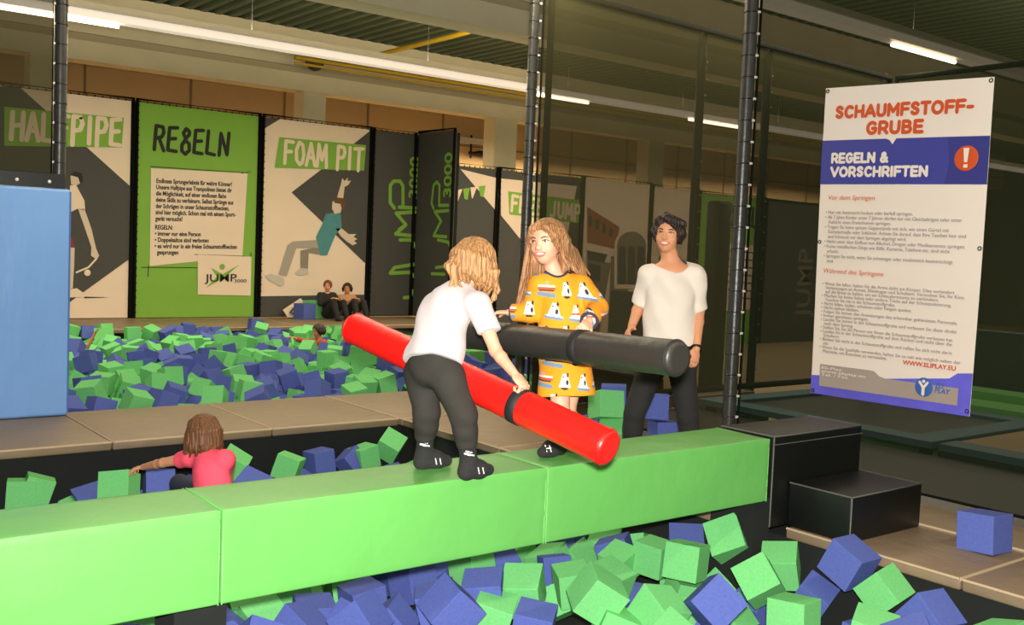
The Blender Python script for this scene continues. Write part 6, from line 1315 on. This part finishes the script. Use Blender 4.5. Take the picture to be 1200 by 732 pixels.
# ===== woman with short dark hair
def woman():
    K = dict(ADULT); D = 6.72; J = {}
    J['aR'] = W(738, 556, 6.85); J['aR'][2] = .09; J['aL'] = W(812, 560, 6.75); J['aL'][2] = .09
    for q, dx in (('R', -1), ('L', 1)):
        f = facing(J['a'+q], 12*-dx+5); J['l'+q] = J['a'+q]*np.array([1, 1, 0])-f*.03+np.array([0, 0, .006]); J['t'+q] = J['l'+q]+f*.21
    J['kR'] = W(743, 484, 6.74); J['kL'] = W(806, 488, 6.68); J['hR'] = W(768, 420, 6.76); J['hL'] = W(798, 421, 6.74)
    J['pel'] = W(783, 404, 6.76); J['che'] = W(785, 340, 6.72); J['nec'] = W(787, 305, 6.74)
    J['sR'] = W(762, 322, 6.74); J['sL'] = W(813, 323, 6.72)
    J['eR'] = W(750, 356, 6.82); J['wR'] = W(740, 383, 6.74); J['eL'] = W(819, 364, 6.78); J['wL'] = W(816, 408, 6.66)
    J['hed'] = W(783, 275, 6.70); J['h'] = .24; J['wide'] = 1.0
    J['HR'] = head_frame(facing(J['hed'], 12, -.05), (.05, -.03, 1))
    t = thing('person', 'laughing woman with short dark hair in white top and black trousers', 'person', tuple((J['lR']+J['lL'])/2), 'people')
    dn = np.array([0, 0, -1.0])
    s = body(J, K, hands={'R': dict(pd=W(735, 390, 6.68)-J['wR'], pn=J['pel']-J['wR'], side=1, curl=(30, 35, 20), spread=5), 'L': dict(pd=W(814, 424, 6.62)-J['wL'], pn=J['hL']-J['wL'], side=-1, curl=(38, 42, 25), spread=3)})
    solid('body', s, .006, M_skin2, t)
    add_face(t, s, J['hed'], J['HR'], J['h'], 1.0, M_eyed, M_browd, M_lip, M_teeth, True, .35)
    solid('trousers', trousers(J, K, .012, .3, .97), .008, M_trous, t, folds(.004, (30, 22, 40), 3))
    sh = shirt(J, K, .014, .02, .98, neck_r=.125, loose=.02)
    for q in 'LR': pass
    solid('top', sh, .0065, M_tee2, t, folds(.010, (20, 34, 22), 7))
    b = MB(); e, w_ = J['eL'], J['wL']; b.torus(e+(w_-e)*.97, unit(w_-e), .031, .008, 20, 6); b.build('wristband', M_black, t)
    F = frame(J['nec']-J['pel'], J['sR']-J['sL']); b = MB(); p = [surf_point(s, J['sL']*(.45+.1*i)+J['nec']*(.55-.1*i), unit([0, 0, 1])+F[:, 1]*(.3*(i-1)), .12) for i in range(3)]
    b.tube([q_+np.array([0, 0, .003]) for q_ in p], .008, 6); b.build('strap', M_navytrim, t)
    for q in 'LR':
        k = Sdf(); foot(k, J, q, K, .006); solid('sock', k, .008, M_sock, t)
    h = Sdf(); c = J['hed']; R = J['HR']; P = hair_cap(h, c, R, J['h'], .006)
    rng = np.random.default_rng(5)
    for i in range(12): h.chain([P(.14, .02, .51), P(.02-.04*i, .36-.02*i, .44-.012*i), P(-.14-.02*i, .43-.045*i, .27-.022*i)], [.012, .016, .005], k=.02)
    for i in range(7): h.chain([P(.14, .02, .51), P(.24+.015*i, .28-.05*i, .36), P(.36, .22-.05*i, .14-.03*i)], [.012, .014, .006], k=.02)
    for i in range(22):
        az = math.radians(-112+224*i/21); sx, cy = math.sin(az), -math.cos(az)
        h.chain([P(.3*sx, -.05+.34*cy, .38), P(.385*sx, -.05+.45*cy, .06), P(.345*sx, -.06+.40*cy, -.16+rng.uniform(-.03, .03))], [.014, .016, .006], k=.02)
    solid('hair', h, .005, M_hair3, t, strands(amp=.0025, c=c))
woman()
# ===== girl in pink sitting in the pit
def girl_pink():
    K = dict(KID); J = {}; D = 5.9
    J['pel'] = W(252, 585, 5.82); J['che'] = W(247, 553, 5.84); J['nec'] = W(243, 531, 5.88)
    J['sL'] = W(224, 536, 5.92); J['sR'] = W(264, 538, 5.82); J['eL'] = W(191, 542, 6.02); J['wL'] = W(168, 547, 6.18)
    J['eR'] = W(268, 560, 6.05); J['wR'] = W(255, 565, 6.2)
    f = -facing(J['pel'], 0); l = np.array([-CB[0][0], -CB[0][1], 0])
    J['hL'] = J['pel']+l*.06; J['hR'] = J['pel']-l*.06
    J['kL'] = W(210, 566, 6.12); J['kR'] = J['hR']+f*.25+l*.05+np.array([0, 0, .02]); J['aL'] = J['kL']+f*.16+np.array([0, 0, -.2]); J['aR'] = J['kR']+f*.1+np.array([0, 0, -.22])
    for q in 'LR': J['l'+q] = J['a'+q]+np.array([0, 0, -.07]); J['t'+q] = J['l'+q]+f*.12
    J['hed'] = W(238, 508, 5.92); J['h'] = .2; J['HR'] = head_frame(unit(f*.8+l*.5+np.array([0, 0, -.35])))
    t = thing('person', 'small girl in pink T-shirt sitting in the foam pit, back turned', 'person', tuple(J['pel']-np.array([0, 0, .1])), 'people')
    s = body(J, K, hands={'L': dict(pd=W(152, 549, 6.26)-J['wL'], pn=(0, 0, -1), side=1, curl=(20, 25, 20), spread=8), 'R': dict(pd=f, pn=(0, 0, -1), side=-1)})
    solid('body', s, .005, M_skin2, t)
    add_face(t, s, J['hed'], J['HR'], J['h'], 1.0, M_eyed, M_brow, M_lip, M_teeth, False)
    solid('trousers', trousers(J, K, .010, .3, .95), .007, M_navy, t, folds(.003))
    solid('t_shirt', shirt(J, K, .012, .05, .42, loose=.016), .006, M_pink, t, folds(.003, (34, 40, 30), 4))
    for q in 'LR':
        k = Sdf(); foot(k, J, q, K, .006); solid('sock', k, .008, M_sock, t)
    h = Sdf(); P = hair_cap(h, J['hed'], J['HR'], J['h'], .014); rng = np.random.default_rng(6)
    for i in range(26):
        az = math.radians(-140+280*i/25+rng.uniform(-4, 4)); sx, cy = math.sin(az), -math.cos(az); b_ = P(.41*sx, -.05+.47*cy, .0); L = rng.uniform(.10, .17)
        h.chain([P(.28*sx, -.05+.33*cy, .36), b_, b_+np.array([0, 0, -L*.6])+P(sx*.06, cy*.06, 0)-J['hed'], b_+np.array([rng.uniform(-.02, .02), rng.uniform(-.02, .02), -L])], [.022, .022, .016, .004], k=.007)
    solid('hair', h, .0045, M_hair4, t, strands(amp=.002, c=J['hed']))
girl_pink()
# ===== two adults sitting on the far platform
def seated(label, x, y, head_xy, top, legs, hair, skinm, sleeve, lean):
    s_ = 1.16; K = {k: (v if k == 'flat' else v*s_) for k, v in KID.items()}; J = {}; base = on_y(x, y, 17.85); base[2] = 0
    f = unit(np.array([-.30*lean, -1, 0])); r = unit(np.cross(f, [0, 0, 1])); up = np.array([0, 0, 1.0])
    J['hed'] = on_y(*head_xy, base[1]+.02); J['h'] = .21; J['wide'] = .95; J['HR'] = head_frame(facing(J['hed'], 8, .05))
    J['pel'] = base+up*.11; J['nec'] = J['hed']-up*.135+np.array([0, .02, 0]); J['che'] = J['pel']*.35+J['nec']*.65
    J['sR'] = J['nec']+r*.14-up*.05; J['sL'] = J['nec']-r*.14-up*.05
    J['hR'] = J['pel']+r*.08; J['hL'] = J['pel']-r*.08; J['kR'] = base+f*.34+r*.07+up*.36; J['kL'] = base+f*.30-r*.15+up*.34
    J['aR'] = base+f*.52+r*.07+up*.08; J['aL'] = base+f*.50-r*.14+up*.08
    for q in 'LR': J['l'+q] = J['a'+q]*np.array([1, 1, 0])-f*.02+up*.004; J['t'+q] = J['l'+q]+f*.17
    J['eR'] = J['sR']+f*.12+r*.05-up*.15; J['eL'] = J['sL']+f*.14-r*.05-up*.14; J['wR'] = J['kR']-r*.02+up*.06-f*.06; J['wL'] = J['kR']-r*.12+up*.05-f*.06
    t = thing('person', label, 'person', tuple(base), 'people')
    s = body(J, K, hands={'R': dict(pd=-r+f*.3, pn=(0, 0, -1), side=1), 'L': dict(pd=r+f*.3, pn=(0, 0, -1), side=-1)}); solid('body', s, .010, skinm, t)
    add_face(t, s, J['hed'], J['HR'], J['h'], .95, M_eyed, M_browd, M_lip, M_teeth, False)
    solid('trousers', trousers(J, K, .012, .3, .95), .012, legs, t); solid('top', shirt(J, K, .014, .0, sleeve), .012, top, t)
    for q in 'LR':
        k = Sdf(); foot(k, J, q, K, .006); solid('sock', k, .012, M_sock, t)
    h = Sdf(); P = hair_cap(h, J['hed'], J['HR'], J['h'], .012)
    if hair is M_hair3:
        for i in range(8):
            az = math.radians(-100+200*i/7); sx, cy = math.sin(az), -math.cos(az); h.chain([P(.3*sx, -.05+.34*cy, .3), P(.42*sx, -.05+.47*cy, 0), P(.42*sx, -.05+.46*cy, -.3)], [.022, .022, .010])
    solid('hair', h, .009, hair, t)
seated('person in black with short reddish hair seated against the back wall', 386, 371, (384, 335), M_trous, M_trous, hairmat('reddish hair', rgb(120, 64, 40)), M_skin2, 1.85, .2)
seated('person with dark hair and beige top seated right of the one in black', 410, 371, (407, 338), mat('beige knit', rgb(178, 132, 98), .9, noise=.1), M_trous, M_hair3, M_skin3, .9, .3)
# ===== children in the big rear pit
def pit_child(label, hx, hy, D, hand_xy, top, look, arm_only=False):
    K = dict(KID); J = {}; up = np.array([0, 0, 1.0]); J['hed'] = W(hx, hy, D); rt = np.array([CB[0][0], CB[0][1], 0]); f = facing(J['hed'], look)
    J['h'] = .2; J['HR'] = head_frame(unit(f+np.array([0, 0, -.15]))); J['nec'] = J['hed']-up*.13+rt*.03; J['che'] = J['nec']-up*.10+rt*.04; J['pel'] = J['che']-up*.16+rt*.06
    r = unit(np.cross(f, up)); J['sR'] = J['nec']+r*.11-up*.035; J['sL'] = J['nec']-r*.11-up*.035
    near = 'R' if (J['sR']-J['sL'])@rt < 0 else 'L'; far = 'L' if near == 'R' else 'R'
    J['w'+near] = W(*hand_xy, D-.05); J['e'+near] = J['s'+near]*.5+J['w'+near]*.5-up*.03; J['w'+far] = J['s'+far]+f*.12-up*.15; J['e'+far] = J['s'+far]+rt*.06-up*.12
    J['hR'] = J['pel']+r*.06; J['hL'] = J['pel']-r*.06
    for q, sg in (('R', 1), ('L', -1)): J['k'+q] = J['h'+q]-f*.22; J['a'+q] = J['k'+q]-f*.2; J['l'+q] = J['a'+q]-up*.05; J['t'+q] = J['l'+q]-f*.1
    t = thing('person', label, 'person', tuple(J['pel']), 'people')
    hd = J['w'+near]-J['e'+near]
    s = body(J, K, hands={near: dict(pd=hd, pn=(0, 0, -1), side=1), far: dict(pd=f, pn=(0, 0, -1), side=1)}); solid('body', s, .009, M_skin3, t)
    add_face(t, s, J['hed'], J['HR'], J['h'], 1.0, M_eyed, M_browd, M_lip, M_teeth, False)
    solid('top', shirt(J, K, .010, .0, 1.8 if not arm_only else .5), .010, top, t); solid('trousers', trousers(J, K, .010, .3, .95), .012, M_navy, t)
    h = Sdf(); P = hair_cap(h, J['hed'], J['HR'], J['h'], .014)
    for i in range(8):
        az = math.radians(-100+200*i/7); sx, cy = math.sin(az), -math.cos(az); h.chain([P(.3*sx, -.05+.34*cy, .3), P(.42*sx, -.05+.47*cy, 0), P(.36*sx, -.05+.42*cy, -.28)], [.022, .022, .010])
    solid('hair', h, .008, M_hair3, t)
pit_child('dark-haired child in red top crawling through the big rear pit', 373, 388, 15.2, (345, 396), M_redtop, 60)
pit_child('child almost buried in the rear pit, only a bare forearm showing', 96, 412, 14.2, (111, 391), M_navy, -20, True)
# ---------------------------------------------------------------- light
w = bpy.data.worlds.new('world'); SC.world = w; w.use_nodes = True
w.node_tree.nodes['Background'].inputs['Color'].default_value = (1.0, .88, .68, 1); w.node_tree.nodes['Background'].inputs['Strength'].default_value = .05
def area(name, loc, sx, sy, power, col=(1, .84, .60)):
    l = bpy.data.lights.new(name, 'AREA'); l.shape = 'RECTANGLE'; l.size = sx; l.size_y = sy; l.energy = power; l.color = col
    o = bpy.data.objects.new(name, l); COL.objects.link(o); o.location = loc; return o
# the hall's rows of strip lights
for y, x0, x1, P in ((14.0, -4, 32, 1250), (7.3, 2, 26, 800), (.6, -4, 26, 500), (22.6, -4, 34, 1900)):
    area('strip_light_glow', ((x0+x1)/2, y, 4.2), x1-x0, .16, P)
up2 = area('added_uplight', (14, 7.3, 4.52), 24, .2, 480); up2.rotation_euler = (PI, 0, 0)  # added upward lamp, brightens the concrete beams and roof deck
up = area('added_uplight', (14, 14.0, 4.49), 36, .2, 1700); up.rotation_euler = (PI, 0, 0)  # second added upward lamp, for the rear beam
# the photographer's flash on the camera
l = bpy.data.lights.new('camera_flash', 'SPOT'); l.energy = 2000; l.color = (1, .96, .90); l.shadow_soft_size = .05; l.spot_size = math.radians(88); l.spot_blend = .6
o = bpy.data.objects.new('camera_flash', l); COL.objects.link(o)
o.location = tuple(CAM+CB[1]*.13+CB[0]*.02-CB[2]*.03)
o.rotation_euler = mw.to_3x3().to_euler()
